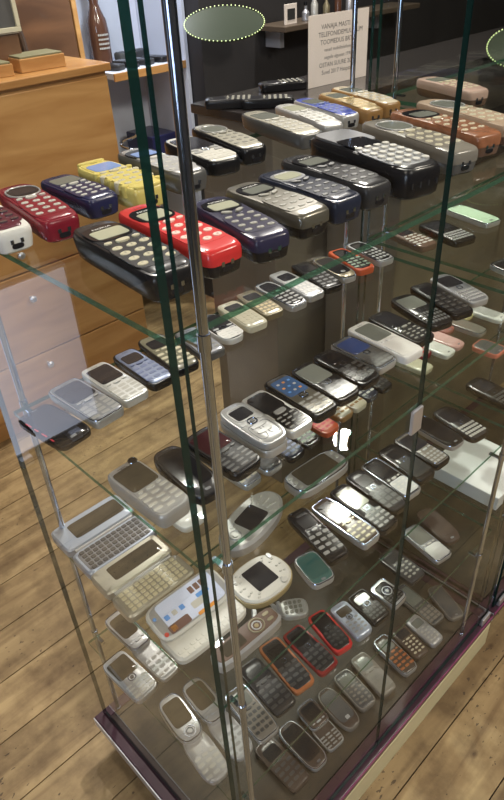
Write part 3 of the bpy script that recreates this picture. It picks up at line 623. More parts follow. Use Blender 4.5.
 ('bar', 'C', 573, 286, -0, 100, 39, 12, dict(body='cream', face='cream', key='amber', screen='scr_dark', round=4, kstyle='row'), 'cream phone with amber keys on the third shelf'),
 ('bar', 'C', 613, 289, -0, 100, 38, 12, dict(body='navy_black', face='navy_black', key='silver_white', screen='scr_dark', round=3.5, kstyle='row'), 'navy phone with bright white key rows, under the dark grey phone'),
 ('bar', 'C', 655, 286, -0, 100, 38, 12, dict(body='black', face='charcoal', key='dark_key', screen='scr_dark', round=3, kstyle='row'), 'black rounded phone end under the white candybar phone'),
 ('bar', 'C', 802, 292, -0, 95, 39, 12, dict(body='maroon', face='pink_beige', key='red', screen='scr_dark', round=4, kstyle='row'), 'reddish brown phone left of the door glass edge on the third shelf'),
 ('slate', 'C', 761, 259, -0, 90, 39, 10, dict(body='cream', face='cream', screen='cream', round=6), 'plain cream phone back right of the door glass edge'),
 ('slate', 'C', 842, 258, -0, 90, 39, 10, dict(body='white', face='white', screen='white', round=6), 'bright white phone back, nearest the door glass edge'),
 ('slate', 'C', 882, 259, -0, 90, 39, 10, dict(body='pink', face='pink', screen='pink_pale', round=4), 'pink phone back between the white and the grey ones'),
 ('slate', 'C', 963, 253, -0, 90, 39, 10, dict(body='silver', face='grey_warm', screen='grey_warm', round=4), 'warm grey phone back right of the pink one'),
 ('slate', 'C', 923, 289, -0, 50, 39, 10, dict(body='brown_red', face='brown_red', screen='brown_red', round=4), 'small brown red phone back behind the pink one'),
 ('slate', 'C', 1004, 291, -0, 50, 39, 10, dict(body='yellow_pale', face='yellow_pale', screen='yellow_pale', round=5), 'pale yellow phone back behind the grey one'),
 ('slate', 'C', 1044, 250, -0, 90, 39, 10, dict(body='white', face='white', screen='silver_white', round=5), 'white phone back at the far right of the coloured row'),
 ('slate', 'C', 913, 170, -0, 60, 46, 10, dict(body='salmon', face='grey_dark', screen='grey_dark', round=5), 'grey phone with salmon rim at the right frame edge'),
 ('bar', 'C', 323, 77, -2, 111, 39, 14, dict(body='silver', face='brown_dark', key='gold_dark', screen='glass_black', round=6, kstyle='row', bigscreen=True), 'brown phone with bright silver rim at the front edge of the third shelf'),
 ('bar', 'C', 365, 75, -4, 114, 39, 14, dict(body='black', face='black', key='silver', screen='scr_olive', round=5, kstyle='row', nav='ring', bigscreen=True), 'black phone with olive screen, behind the silver rimmed brown one'),
 ('bar', 'C', 408, 83, -6, 107, 39, 13, dict(body='black', face='charcoal', key='dark_key', screen='glass_black', round=4, kstyle='flatrow', nav='ring'), 'charcoal phone with little square button between the olive screen one and the grey keyed one'),
 ('bar', 'C', 449, 84, -6, 100, 40, 12, dict(body='silver', face='black', key='silver_white', screen='glass_black', round=6, kstyle='small', bigscreen=True, chinface='silver'), 'black phone with silver lower third on the third shelf'),
 ('bar', 'C', 495, 86, -7, 97, 44, 14, dict(body='black', face='black', key='black', screen='glass_black', round=3.5, kstyle='flatrow', rim=True, nav='ring'), 'rounded black phone with silver outline on the third shelf'),
 ('bar', 'C', 541, 87, -5, 95, 42, 13, dict(body='black', face='grey_warm', key='silver', screen='scr_dark', round=5, kstyle='grid', rim=True, bigscreen=True), 'black phone with silver grey key grid, right of the silver outlined one'),
 ('slate', 'C', 602, 95, -6, 95, 42, 10, dict(body='silver', face='black', screen='glass_black', round=5), 'black slab phone left of the sparkling one'),
 ('qwerty', 'C', 650, 79, -10, 100, 48, 11, dict(body='black', face='charcoal', key='silver_white', screen='scr_dark', round=5), 'sparkling keyboard phone at the right of the third shelf'),
 ('qwerty', 'C', 773, 83, -7, 101, 50, 11, dict(body='black', face='black', key='dark_key', screen='scr_dark', round=5), 'dark keyboard phone behind the sparkling one'),
 ('bar', 'C', 276, 91, -12, 112, 39, 13, dict(body='black', face='black', key='silver', screen='glass_black', round=5, kstyle='row'), 'black phone with small chrome keys left of the silver rimmed brown one'),
 ('slate', 'C', 170, 281, -0, 85, 52, 12, dict(body='white', face='white', screen='white', round=5), 'white phone back shining beside the near chrome pole on the third shelf'),
 ('slate', 'C', 225, 52, -15, 57, 39, 12, dict(body='silver', face='teal_dark', screen='teal', round=5), 'short dark teal phone right of the cream game phone'),
 ('bar', 'D', 11, 261, 3, 98, 47, 12, dict(body='silver', face='silver', key='silver_white', screen='scr_brown', round=4, kstyle='row', bigscreen=True, nav='round', front=True), 'silver phone with square screen at the back left of the fourth shelf'),
 ('slider', 'D', 58, 294, 2, 163, 41, 18, dict(body='silver', face='silver', key='silver', screen='scr_brown', round=5, kstyle='row'), 'open silver slider phone below the pale communicator'),
 ('slider', 'D', 18, 110, -7, 151, 42, 18, dict(body='silver', face='silver', key='silver_white', screen='scr_brown', round=3.5, kstyle='row', nav='ringbig', front=True), 'open silver slider phone with round dial at the front left of the fourth shelf'),
 ('slider', 'D', 63, 106, -5, 147, 42, 18, dict(body='silver', face='silver', key='silver', screen='scr_brown', round=3.5, kstyle='row'), 'open silver slider phone behind the near glass edges, right of the dial one'),
 ('bar', 'D', 106, 74, -7, 96, 42, 12, dict(body='silver', face='grey_warm', key='dark_key', screen='scr_grey', round=5, kstyle='grid'), 'warm grey keyed phone right of the chrome pole on the fourth shelf'),
 ('bar', 'D', 154, 88, -6, 103, 44, 11, dict(body='charcoal', face='charcoal', key='dark_key', screen='glass_black', round=6, kstyle='row'), 'plain charcoal phone, left of the orange lined one on the fourth shelf'),
 ('bar', 'D', 203, 91, -9, 104, 44, 11, dict(body='orange_brown', face='charcoal', key='dark_key', screen='glass_black', round=6, kstyle='row', nav='ring', facein=0.07), 'charcoal phone with orange side line on the fourth shelf'),
 ('bar', 'D', 251, 81, -5, 98, 43, 11, dict(body='red_dark', face='charcoal', key='dark_key', screen='glass_black', round=6, kstyle='row', nav='ring', facein=0.07), 'charcoal phone with dark red side line on the fourth shelf'),
 ('bar', 'D', 300, 79, -12, 86, 40, 12, dict(body='red', face='black', key='black_key', screen='glass_black', round=4, kstyle='oval', nav='ring', facein=0.07), 'black phone with raised round keys and red rim on the fourth shelf'),
 ('bar', 'D', 342, 67, -9, 76, 39, 13, dict(body='blue_silver', face='blue_silver', key='silver', screen='scr_brown', round=4, kstyle='oval', nav='round'), 'blue silver keyed phone beside the red rimmed one'),
 ('bar', 'D', 385, 62, -7, 71, 42, 13, dict(body='black', face='black', key='black_key', screen='scr_mirror', round=5, kstyle='grid', nav='round'), 'black phone with mirror-bright screen on the fourth shelf'),
 ('bar', 'D', 431, 53, -0, 57, 42, 14, dict(body='silver', face='black', key='dark_key', screen='glass_black', round=3.5, kstyle='grid', nav='ringbig', facein=0.1), 'black phone with silver lower rim and round dial on the fourth shelf'),
 ('bar', 'D', 580, 71, -11, 97, 44, 11, dict(body='silver', face='grey_steel', key='silver_white', screen='scr_grey', round=6, kstyle='flatrow', bigscreen=True, chinface='silver_white'), 'phone with pale silver keypad half on the right of the fourth shelf'),
 ('slate', 'D', 635, 80, -17, 99, 46, 11, dict(body='brown_dark', face='brown_dark', screen='brown_dark', round=3.5), 'dark brown slab phone behind the pale keypad one'),
 ('bar', 'D', 501, 74, -4, 85, 44, 11, dict(body='charcoal', face='charcoal', key='grey_key', screen='glass_black', round=4, kstyle='oval'), 'dim charcoal phone with round grey keys between dial and pale keypad ones'),
 ('bar', 'E', 624, 91, -6, 119, 43, 11, dict(body='grey_warm', face='grey_dark', key='grey_warm', screen='scr_grey', round=7, kstyle='flatrow', bigscreen=True, rim=True), 'thin outlined grey phone, second from the right in the bottom row'),
 ('slate', 'E', 670, 50, -21, 93, 40, 11, dict(body='grey_warm', face='grey_dark', screen='grey_dark', round=5), 'dull grey slab phone, last at the right end of the bottom row'),
 ('bar', 'E', 576, 43, -6, 80, 39, 14, dict(body='silver', face='silver', key='silver_white', screen='scr_grey', round=3, kstyle='oval'), 'small silver candybar phone with rounded screen in the bottom row'),
 ('bar', 'E', 532, 50, -10, 83, 42, 13, dict(body='brown_dark', face='brown_dark', key='cream', screen='scr_dark', round=3, kstyle='oval'), 'dark phone with large fanned silver keys in the bottom row'),
 ('bar', 'E', 486, 54, -8, 97, 42, 14, dict(body='silver', face='brown_dark', key='orange_brown', screen='scr_grey', round=3.4, kstyle='row'), 'phone with orange brown keys and silver end in the bottom row'),
 ('bar', 'E', 420, 60, -10, 100, 44, 14, dict(body='grey_warm', face='grey_warm', key='grey_warm', screen='scr_grey', round=3.2, kstyle='flatrow'), 'dim grey phone right next to the orange brown keyed one'),
 ('bar', 'E', 368, 66, -9, 89, 44, 14, dict(body='grey_warm', face='grey_dark', key='grey_warm', screen='scr_grey', round=3, kstyle='oval'), 'dull grey phone with round keys, middle of the bottom row'),
 ('slate', 'E', 316, 64, -6, 95, 44, 14, dict(body='grey_warm', face='brown_dark', screen='grey_dark', round=3, button='silver'), 'brownish rounded phone with small bright button in the bottom row'),
 ('slider', 'E', 267, 68, -7, 98, 43, 18, dict(body='silver', face='brown_dark', key='silver', screen='glass_black', round=5, kstyle='row'), 'open slider phone with silver edge and pale key block in the bottom row'),
 ('slate', 'E', 216, 67, -3, 101, 45, 14, dict(body='silver', face='brown_dark', screen='glass_black', round=4), 'long dark phone with bright silver outline in the bottom row'),
 ('bar', 'E', 165, 72, -1, 106, 46, 13, dict(body='brown_dark', face='brown_dark', key='dark_key', screen='glass_black', round=5, kstyle='row'), 'dark brown phone nearest the near corner in the bottom row'),
]
for st, sh, x, y, yaw, L, W, T, o, lab in PHONES:
    r = empty('mobile_phone', (x*MM, y*MM, ZS[sh] + .0004), math.radians(yaw))
    tag(r, lab, 'phone', GROUP[sh]); r['_face'] = o.get('chin') or o.get('chinface') or o['face']; KIND[st](r, L*MM, W*MM, T*MM, o, sh); del r['_face']
# ---- unusual phones
Z0 = lambda x, y: 0
def frame_root(name, x, y, z, yaw, lab, sh, cat='phone'):
    r = empty(name, (x*MM, y*MM, z + .0004), math.radians(yaw)); return tag(r, lab, cat, GROUP[sh])
def communicator(x, y, yaw, Wd, dl, db, lab, lidm, keym, tilt=0):
    """opened out flat: x is the long side, lid behind, keyboard in front"""
    r = frame_root('communicator_phone', x, y, ZS['C'], yaw, lab, 'C')
    W_ = Wd*MM; a = dl*MM; b = db*MM
    bm = bmesh.new(); slab(bm, 0, -b/2 - .002, W_, b, 9, 0, .013, bev=.0025, N=32); obj('keyboard_half', bm, lidm, r, smooth=True)
    bm = bmesh.new(); slab(bm, 0, a/2 + .002, W_, a, 9, 0, .014, bev=.0025, N=32); obj('lid', bm, lidm, r, smooth=True)
    bm = bmesh.new(); tube(bm, [(-W_*.42, 0, .0095), (W_*.42, 0, .0095)], .0035, 12); obj('hinge', bm, 'silver', r, smooth=True)
    surf(r, 'screen', W_*.06, a/2 + .004, W_*.72, a*.56, 12, .0142, 'scr_brown', Z0)
    surf(r, 'key_panel', 0, -b/2 - .002, W_*.90, b*.80, 9, .0132, keym[0], Z0, .0003)
    me = key_mesh(W_*.062, b*.125, 4, .0010, keym[1], None)
    for rr in range(5):
        for c in range(11): put('key', me, r, ((c - 5)*W_*.077, -.002 - b*.17 - rr*b*.162, .0135))
communicator(59, 325, -1, 120, 60, 54, 'opened communicator with bluish silver frame and dark keyboard, on the third shelf', 'blue_silver', ('grey_steel', 'dark_key'))
communicator(52, 219.5, -1, 113, 50, 48, 'opened communicator in pale beige grey with light keyboard, in front of the bluish one', 'silver_beige', ('silver_beige', 'beige_key'))
# landscape slider with tilted lit-looking page on its display
r = frame_root('mobile_phone', 60, 106, ZS['C'], -2, 'white phone slid open sideways with colourful page on its tilted display', 'C')
bm = bmesh.new(); slab(bm, 0, -.008, .114, .056, 6, 0, .010, bev=.003, N=36); obj('keyboard_half', bm, 'off_white', r, smooth=True)
def tilt(o, ang, piv):
    o.rotation_euler = (ang, 0, 0); o.location = piv
lid = empty('display_half', (0, .016, .0175)); lid.parent = r; lid.rotation_euler = (math.radians(-14), 0, 0)
bpy.data.objects.remove(lid)
tl = math.radians(-12)
def tilted(name, cx, cy, w_, h_, n, z0, z1, mat, bev=.0004):
    bm = bmesh.new(); slab(bm, cx, cy, w_, h_, n, z0, z1, bev=bev, N=36)
    for v in bm.verts:
        x, y_, z = v.co; v.co = (x, .016 + y_*math.cos(-tl) - z*math.sin(-tl), .017 + y_*math.sin(-tl) + z*math.cos(-tl))
    return obj(name, bm, mat, r, smooth=True)
bm = None
tilted('display_half', 0, .006, .116, .055, 5, 0, .008, 'off_white', .003)
tilted('display_frame', 0, .006, .108, .049, 5, .0078, .0086, 'silver', .0003)
tilted('screen', .002, .006, .088, .045, 12, .0084, .0090, 'scr_page', .0002)
for (u, v, ww, hh, mm) in ((-.028, -.011, .032, .012, 'icon_brown'), (-.037, -.011, .008, .008, 'icon_orange'), (-.036, .006, .007, .007, 'icon_blue'), (-.024, .006, .007, .007, 'key_white'), (-.012, .006, .007, .007, 'icon_blue'),
                           (.012, .018, .007, .010, 'icon_brown'), (.021, .018, .007, .010, 'icon_brown'), (.030, .018, .007, .010, 'icon_brown'), (.012, -.002, .026, .010, 'key_white'), (.022, .006, .020, .006, 'icon_blue'), (.014, -.016, .030, .005, 'icon_orange')):
    tilted('screen_icon', u, v, ww, hh, 8, .0090, .0092, mm, .00005)
tilted('button', -.050, -.012, .006, .006, 2, .0084, .0096, 'icon_red', .0003); tilted('button', -.050, .014, .005, .005, 2, .0084, .0096, 'icon_blue', .0003)
me = key_mesh(.0075, .0060, 4, .0006, 'off_white', None)
for rr in range(2):
    for c in range(11): put('key', me, r, ((c - 5)*.0095, -.0215 - rr*.0078, .0100))
# cream game phone with square screen
r = frame_root('game_phone', 159, 91, ZS['C'], -3, 'oval cream and gold game phone with square dark screen in its middle', 'C')
bm = bmesh.new(); rings = []
for ins, z in ((.006, 0), (.001, .004), (0, .009), (.0005, .014)): rings.append([(x, y, z) for x, y in sup(.045 - ins, .036 - ins, 2.5, 44)])
stack(bm, rings); obj('body', bm, 'gold_plastic', r, smooth=True)
bm = bmesh.new(); slab(bm, 0, 0, .086, .068, 2.5, .0135, .018, bev=.0025, N=44); obj('front_cover', bm, 'off_white', r, smooth=True)
surf(r, 'screen', 0, .002, .036, .040, 16, .0182, 'scr_dark', Z0)
for s in (-1, 1):
    for i in range(5):
        for j in range(2):
            a = (i - 2)*.42; rad = .0265 + j*.0055
            put('key', key_mesh(.0046, .0030, 2.4, .001, 'key_white', None), r, (s*rad*math.cos(a)*1.12, rad*math.sin(a)*1.0, .0182))
surf(r, 'joystick', .020, -.026, .010, .009, 2, .0182, 'key_white', Z0, .0018)
for s in (-1, 1): surf(r, 'side_key', s*.033, .020, .006, .010, 3, .0182, 'silver', Z0, .001)
# leaf shaped music phone
r = frame_root('music_phone', 228, 180, ZS['C'], 12, 'leaf shaped silver phone with screen between two fans of keys', 'C')
bm = bmesh.new(); slab(bm, 0, 0, .136, .066, 2.3, 0, .018, bev=.004, N=44); obj('body', bm, 'silver', r, smooth=True)
surf(r, 'front_cover', 0, 0, .125, .058, 2.3, .0182, 'silver_white', Z0)
surf(r, 'screen', 0, 0, .046, .036, 9, .0188, 'scr_dark', Z0)
for i in range(5):
    for j in range(3):
        a = (i - 2)*.33; rad = .033 + j*.0075
        put('key', key_mesh(.0062, .0036, 2.4, .0012, 'key_white', None), r, (rad*math.cos(a), rad*math.sin(a)*.82, .0188), a)
ring_part(r, 'dial', -.042, 0, .018, .018, 2, .0192, .0011, 'silver'); surf(r, 'centre_button', -.042, 0, .009, .009, 2, .0188, 'silver_white', Z0, .0014)
for s in (-1, 1): surf(r, 'side_key', -.030, s*.014, .012, .006, 2.2, .0188, 'silver', Z0, .0013)
# landscape handset with dark screen and silver ends
r = frame_root('game_phone', 378, 180, ZS['C'], -4, 'wide silver framed handset with dark screen lying sideways on the third shelf', 'C')
bm = bmesh.new(); slab(bm, 0, 0, .116, .056, 4, 0, .016, bev=.0035, N=40); obj('body', bm, 'silver', r, smooth=True)
surf(r, 'screen', 0, .002, .076, .042, 12, .0162, 'scr_brown', Z0)
for s in (-1, 1):
    for i in range(3): surf(r, 'button', s*.047, .012 - i*.012, .008, .006, 2.4, .0162, 'silver_white', Z0, .0014)
ring_part(r, 'rim', 0, 0, .112, .052, 4, .0155, .0011, 'chrome')
# long folded silver and brown phone
r = frame_root('mobile_phone', 83, 41, ZS['C'], -2, 'long narrow brown phone with bright silver side and round dial on the third shelf', 'C')
bm = bmesh.new(); slab(bm, 0, 0, .106, .030, 5, 0, .016, bev=.003, N=36); obj('body', bm, 'silver', r, smooth=True)
surf(r, 'front_cover', 0, .001, .100, .025, 5, .0162, 'brown', Z0)
ring_part(r, 'dial', .018, .001, .021, .020, 2, .017, .0012, 'gold_dark'); ring_part(r, 'dial', .018, .001, .012, .012, 2, .017, .0009, 'silver'); surf(r, 'centre_button', .018, .001, .006, .006, 2, .0166, 'gold_plastic', Z0, .001)
surf(r, 'screen', -.022, .001, .034, .018, 8, .0168, 'scr_brown', Z0)
for s in (-1, 1): surf(r, 'button', .038, s*.005 + .001, .010, .005, 3, .0166, 'gold_dark', Z0, .001)
# small open flip phone
r = frame_root('flip_phone', 272, 171, ZS['D'], -36, 'small pale silver flip phone lying open crosswise on the fourth shelf', 'D')
bm = bmesh.new(); slab(bm, .026, 0, .050, .038, 3, 0, .012, bev=.002, N=30); obj('keypad_half', bm, 'silver_white', r, smooth=True)
bm = bmesh.new(); slab(bm, -.026, 0, .048, .038, 3, .001, .010, bev=.002, N=30); obj('lid', bm, 'silver', r, smooth=True)
bm = bmesh.new(); tube(bm, [(0, -.015, .010), (0, .015, .010)], .0042, 12); obj('hinge', bm, 'silver', r, smooth=True)
surf(r, 'screen', -.027, 0, .028, .026, 6, .0102, 'scr_brown', Z0)
for i in range(4):
    for j in range(3): put('key', key_mesh(.0062, .0075, 2.6, .001, 'grey_key', None), r, (.012 + i*.0085, (j-1)*.0095, .0122))
# ------------------------------------------------------------------ far cabinet extras
r = empty('phone_box', (.83, .12, ZS['D'])); tag(r, 'white cardboard phone box lying in the far cabinet at the right', 'box')
bm = bmesh.new(); box(bm, -.075, .075, -.10, .06, .0005, .034, .002); obj('box_base', bm, 'white_card', r)
bm = bmesh.new(); box(bm, -.0765, .0765, -.1015, .0615, .020, .0365, .002); obj('lid', bm, 'white_card', r)
bm = bmesh.new(); cyl(bm, 0, 0, 0, .0004, .0025, 14); add_text(bm, 'Phone', .006, lambda x, y: (x + .014, y, .0005))
for v in bm.verts: x, y, z = v.co; v.co = (x - .03, -.1016 - z, .024 + y)
obj('lettering', bm, 'digit_ink', r)
# ------------------------------------------------------------------ furniture behind
def U(*a): return tuple(v*.25 for v in a)
# pine dresser
x0, x1, yf, yb_, zt = .20, .925, 1.45, 1.86, 1.05
r = empty('pine_dresser', ((x0+x1)/2, (yf+yb_)/2, 0)); tag(r, 'tall pine chest of drawers with small round knobs behind the cabinet at left', 'dresser')
X, Y = (x0+x1)/2, (yf+yb_)/2
bm = bmesh.new(); box(bm, x0-X+.006, x1-X-.006, yf-Y+.012, yb_-Y, 0.06, zt-.022, .002); box(bm, x0-X+.02, x1-X-.02, yf-Y+.03, yb_-Y, 0, .06); obj('carcass', bm, 'pine', r)
bm = bmesh.new(); box(bm, x0-X-.006, x1-X+.004, yf-Y-.006, yb_-Y, zt-.0215, zt, .003); obj('top', bm, 'pine', r)
zz = [.085, .265, .54, 1.02]
for a, b in zip(zz, zz[1:]):
    bm = bmesh.new(); box(bm, x0-X+.012, x1-X-.012, yf-Y-.003, yf-Y+.0115, a+.002, b-.002, .003); d = obj('drawer', bm, 'pine', r)
    for kx in (-.047,):
        bm = bmesh.new(); kz = b - (.08 if b > .3 else .04) if b < 1 else .60
        prof = [(.005, 0), (.005, .008), (.010, .013), (.011, .019), (.006, .023)]
        stack(bm, [[(kx + q*math.cos(2*math.pi*i/16), yf-Y-.003-h, kz + q*math.sin(2*math.pi*i/16)) for i in range(16)] for q, h in prof]); obj('knob', bm, 'steel', d, smooth=True)
# boxes on the dresser
for (cx, cy, ww, dd, hh, lab) in ((.755, 1.555, .135, .10, .034, 'wooden box with faded green lid on top of the pine dresser'), (.60, 1.545, .12, .09, .030, 'plain wooden box at the left frame edge on the pine dresser')):
    rr = empty('wooden_box', (cx, cy, 1.0502), -.06); tag(rr, lab, 'box')
    bm = bmesh.new(); box(bm, -ww/2, ww/2, -dd/2, dd/2, 0, hh, .002); obj('case', bm, 'pine', rr)
    bm = bmesh.new(); box(bm, -ww/2+.004, ww/2-.004, -dd/2+.004, dd/2-.004, hh+.0002, hh+.005, .001); obj('lid', bm, 'green_board', rr)
# framed picture above
rr = empty('picture_frame', (.655, 1.60, 1.1405), 0); tag(rr, 'dark picture in a cream frame standing at the upper left corner', 'picture frame')
bm = bmesh.new()
for q in ((-.10,.10,0,.012),( -.10,.10,.128,.14)): box(bm, q[0], q[1], -.006, .008, q[2], q[3], .001)
for q in ((-.10,-.088),(.088,.10)): box(bm, q[0], q[1], -.006, .008, .0125, .1275, .001)
obj('frame', bm, 'cream', rr)
bm = bmesh.new(); box(bm, -.0875, .0875, -.001, .006, .0125, .1275); obj('picture', bm, 'grey_dark', rr)
bs = empty('wooden_stand', (.655, 1.62, 1.0502)); tag(bs, 'dark wooden block under the cream picture frame on the dresser', 'stand')
bm = bmesh.new(); box(bm, -.08, .08, -.04, .04, 0, .088, .004); obj('block', bm, 'dark_wood', bs); 
bm = bmesh.new(); box(bm, -.085, .085, -.045, .045, .0885, .0898, .0005); obj('felt_pad', bm, 'brown_dark', bs)
# brown wooden partition behind dresser
rr = empty('wooden_partition', (.82, 1.895, 0)); tag(rr, 'brown wooden partition with curved darker moulding behind the dresser', 'partition')
bm = bmesh.new(); box(bm, -.55, .275, -.012, .012, 0, 2.1, .002); obj('panel', bm, 'dark_wood', rr)
bm = bmesh.new(); box(bm, .2775, .296, -.016, .016, 0, 2.1, .002); obj('post', bm, 'pine', rr)
bm = bmesh.new(); tube(bm, [(-.22 + .30*math.cos(a*math.pi/20), -.016, 1.02 + .42*math.sin(a*math.pi/20)) for a in range(0, 21)], .010, 8); obj('moulding', bm, 'brown_dark', rr, smooth=True)
# lit showcase
sc = empty('lit_showcase', (1.24, 1.90, 0)); tag(sc, 'brightly lit white showcase with wood edged shelf, right of the dresser', 'showcase')
bm = bmesh.new(); box(bm, -.115, .20, .10, .112, .3, 1.6); obj('back_panel', bm, 'white_panel', sc)
bm = bmesh.new(); box(bm, -.115, .20, -.16, .0995, .945, .965, .001); obj('shelf_board', bm, 'white_panel', sc)
bm = bmesh.new(); box(bm, -.115, .20, -.168, -.1605, .940, .965, .001); obj('shelf_edge', bm, 'pine', sc)
bm = bmesh.new(); box(bm, -.115, .20, -.16, .0995, .60, .62, .001); obj('shelf_board', bm, 'white_panel', sc)
bm = bmesh.new(); box(bm, .2005, .215, -.168, .112, .3, 1.6, .001); obj('side_panel', bm, 'white_panel', sc)
for i, (dx, dy, w_, d_, rz, mm, h_) in enumerate(((-.068, -.085, .05, .10, .3, 'charcoal', .018), (-.005, -.085, .05, .10, .3, 'black', .02), (.06, -.085, .05, .10, .3, 'charcoal', .018), (.125, -.085, .05, .10, .3, 'black', .018), (.065, .035, .05, .045, .1, 'grey_dark', .03), (.14, .035, .07, .05, .1, 'charcoal', .03))):
    q = empty('mobile_phone', (1.24+dx, 1.90+dy, .9652), rz); tag(q, ['dark phone nearest the dresser on the lit shelf', 'black phone second from the dresser on the lit shelf', 'charcoal phone in the middle of the lit shelf', 'black phone at the right end of the lit shelf', 'low dark block at the back middle of the lit shelf', 'low dark block at the back right of the lit shelf'][i], 'phone', 'dark phones on the lit showcase shelf')
    zf = Z0; body(q, w_, d_, h_, 5, mm, zf, face='black', facein=.05, waist=0); surf(q, 'screen', 0, d_*.2, w_*.7, d_*.35, 8, h_ + .0008, 'scr_dark', zf)
q = empty('brown_jar', (1.225, 1.945, .9652)); tag(q, 'dark brown jar with pale lettering on the lit shelf', 'jar')
bm = bmesh.new(); lathe(bm, 0, 0, [(.020,0),(.036,.003),(.038,.10),(.034,.14),(.020,.175),(.016,.19),(.017,.215)], 32); obj('body', bm, 'glass_jar', q, smooth=True)
bm = bmesh.new(); lathe(bm, 0, 0, [(.018,.2155),(.0185,.235),(.010,.24)], 24); obj('cap', bm, 'black', q, smooth=True)
bm = bmesh.new()
for j in range(4):
    for i in range(7):
        a = -2.15 + i*.16; zc = .055 + j*.014
        pts = [(.0392*math.cos(a+da), .0392*math.sin(a+da), zc+dz) for da, dz in ((-.06,-.003),(.06,-.003),(.06,.003),(-.06,.003))]
        bm.faces.new([bm.verts.new(p_) for p_ in pts])
obj('label_print', bm, 'key_white', q)
# cable behind, lower compartment
bm = bmesh.new(); tube(bm, [(1.17 + .025*math.cos(a*.5), 1.775 + .02*math.sin(a*.7), .627 + .005*a) for a in range(26)], .006, 8)
tag(obj('coiled_cable', bm, 'chrome', smooth=True), 'shiny coiled cable under the lit shelf beside the dresser', 'cable')
bm = bmesh.new(); box(bm, 1.28, 1.40, 1.78, 1.95, .6205, .72, .004); tag(obj('storage_box', bm, 'navy_dark'), 'dark blue storage box in the compartment under the lit shelf', 'box')
# dark counter with phones, sign
ct = empty('dark_counter', (1.31, .78, 0)); tag(ct, 'dark glossy counter behind the cabinet carrying the paper sign', 'counter')
bm = bmesh.new(); box(bm, -.525, 1.2, -.12, .12, 0, 1.004, .003); obj('carcass', bm, 'counter_front', ct)
bm = bmesh.new(); box(bm, -.535, 1.21, -.13, .13, 1.0045, 1.025, .003); obj('top', bm, 'counter_dark', ct)
bm = None
for (x, y, rz, lab) in ((.802, .80, 45, 'black phone with pale keys on the dark counter, left one'), (.850, .735, 45, 'black phone on the dark counter, right one beside the pale keyed phone'), (1.00, .83, 60, 'dim grey phone farther back on the dark counter')):
    q = empty('mobile_phone', (x, y, 1.0252), math.radians(rz)); tag(q, lab, 'phone', 'phones on the dark counter')
    bar_phone(q, .115, .046, .018, dict(body='black', face='charcoal', key='grey_key', screen='scr_dark', round=4, kstyle='row'), 'B')
sg = empty('paper_sign', (1.137, .775, 1.0255), math.radians(-5)); tag(sg, 'white paper sign with printed lines standing on the dark counter', 'sign')
bm = bmesh.new(); box(bm, -.10, .10, -.0006, .0006, 0, .150); obj('sheet', bm, 'paper', sg)
bm = bmesh.new()
for i, (s_, sz, xx) in enumerate((('VANAJA MASTI AJA', .0125, 0), ('TELEFONIDEMUUSEUM', .0125, .004), ('TOOMEDUS BRT', .0125, -.010), ('vanad mobiiltelefonid', .0095, -.004), ('aegade algusest 1990', .0095, -.004), ('OSTAN SUURE 2012', .0120, -.006), ('Suvel 2017 Haapsalu', .0115, -.004))):
    add_text(bm, s_, sz, lambda x, y, i=i, xx=xx: (x*1.15 + xx + .002, -.0008, .124 - i*.0160 + y*1.15))
obj('lettering', bm, 'digit_ink', sg)
sb = empty('black_sideboard', (1.75, .55, 0)); tag(sb, 'low black sideboard behind the cabinets at the right', 'sideboard')  # put in to cover the lit floor and darken this view
bm = bmesh.new(); box(bm, -.80, .75, -.11, .095, 0, .86, .003); obj('carcass', bm, 'counter_front', sb)
bm = bmesh.new(); box(bm, -.81, .76, -.12, .098, .8605, .88, .003); obj('top', bm, 'counter_dark', sb)
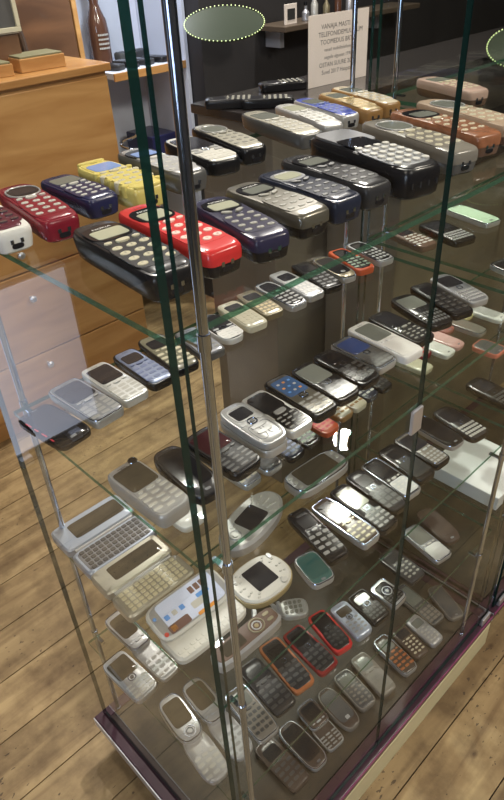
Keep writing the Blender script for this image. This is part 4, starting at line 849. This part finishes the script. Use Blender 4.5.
# wall shelf with small bottles
ws = empty('wall_shelf', (1.98, 1.58, 1.03)); tag(ws, 'narrow dark wall shelf with trinkets above the paper sign', 'shelf')
bm = bmesh.new(); box(bm, -.25, .6, -.075, .078, 0, .018, .002); obj('board', bm, 'counter_edge', ws)
bm = bmesh.new(); box(bm, -.2, -.18, .0, .078, -.06, -.0005); box(bm, .4, .42, .0, .078, -.06, -.0005); obj('bracket', bm, 'steel', ws)
q = empty('name_card', (1.80, 1.545, 1.0485)); tag(q, 'little white name card on the wall shelf', 'card')
bm = bmesh.new(); box(bm, -.032, .032, -.003, .003, 0, .065, .001); obj('card', bm, 'paper', q)
bm = bmesh.new(); box(bm, -.020, .020, -.0045, -.0032, .015, .050); obj('print', bm, 'digit_ink', q)
for i, (bx, hh, mm) in enumerate(((1.90, .05, 'steel'), (1.95, .09, 'silver_white'), (2.02, .07, 'gold_dark'), (2.09, .10, 'glass_jar'), (2.16, .08, 'steel'))):
    q = empty('small_bottle', (bx, 1.56, 1.0485)); tag(q, ['squat steel bottle next to the white tag', 'tall white bottle on the wall shelf', 'dark gold bottle in the middle of the wall shelf', 'tall brown bottle on the wall shelf', 'rightmost steel bottle on the wall shelf'][i], 'bottle', 'small bottles on the wall shelf')
    bm = bmesh.new(); lathe(bm, 0, 0, [(.010,0),(.014,.002),(.014,hh*.55),(.006,hh*.75),(.006,hh)], 20); obj('body', bm, mm, q, smooth=True)
    bm = bmesh.new(); lathe(bm, 0, 0, [(.0075,hh+.0003),(.0075,hh+.012),(.004,hh+.014)], 16); obj('cap', bm, 'black', q, smooth=True)
# glowing green ovals added to stand in for lamp reflections in the glass
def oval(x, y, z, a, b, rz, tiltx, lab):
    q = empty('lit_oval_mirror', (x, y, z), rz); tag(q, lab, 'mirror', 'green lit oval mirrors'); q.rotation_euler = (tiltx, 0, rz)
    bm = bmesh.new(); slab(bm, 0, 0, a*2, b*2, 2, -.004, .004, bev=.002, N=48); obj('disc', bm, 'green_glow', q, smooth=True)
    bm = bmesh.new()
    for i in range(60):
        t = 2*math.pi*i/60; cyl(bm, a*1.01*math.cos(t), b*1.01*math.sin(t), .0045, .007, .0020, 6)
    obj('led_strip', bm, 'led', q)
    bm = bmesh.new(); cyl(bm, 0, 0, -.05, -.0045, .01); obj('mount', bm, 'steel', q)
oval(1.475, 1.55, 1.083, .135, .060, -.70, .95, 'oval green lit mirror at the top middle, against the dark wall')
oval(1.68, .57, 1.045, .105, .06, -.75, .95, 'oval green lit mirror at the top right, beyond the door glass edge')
# unseen glowing panel added to give the left side glass its bright reflection
q = empty('light_panel', (-.41, 1.36, 0)); tag(q, 'bluish white illuminated panel mirrored in the left side glass', 'light panel')
bm = bmesh.new(); box(bm, -.20, .20, -.03, .03, .03, .58, .003); obj('housing', bm, 'steel', q)
bm = bmesh.new(); box(bm, -.19, .19, -.034, -.0305, .04, .57, .001); obj('diffuser', bm, 'panel_light', q)
for s_ in (-1, 1):
    bm = bmesh.new(); box(bm, s_*.09-.02, s_*.09+.02, -.06, .06, 0, .0295, .002); obj('foot', bm, 'steel', q)
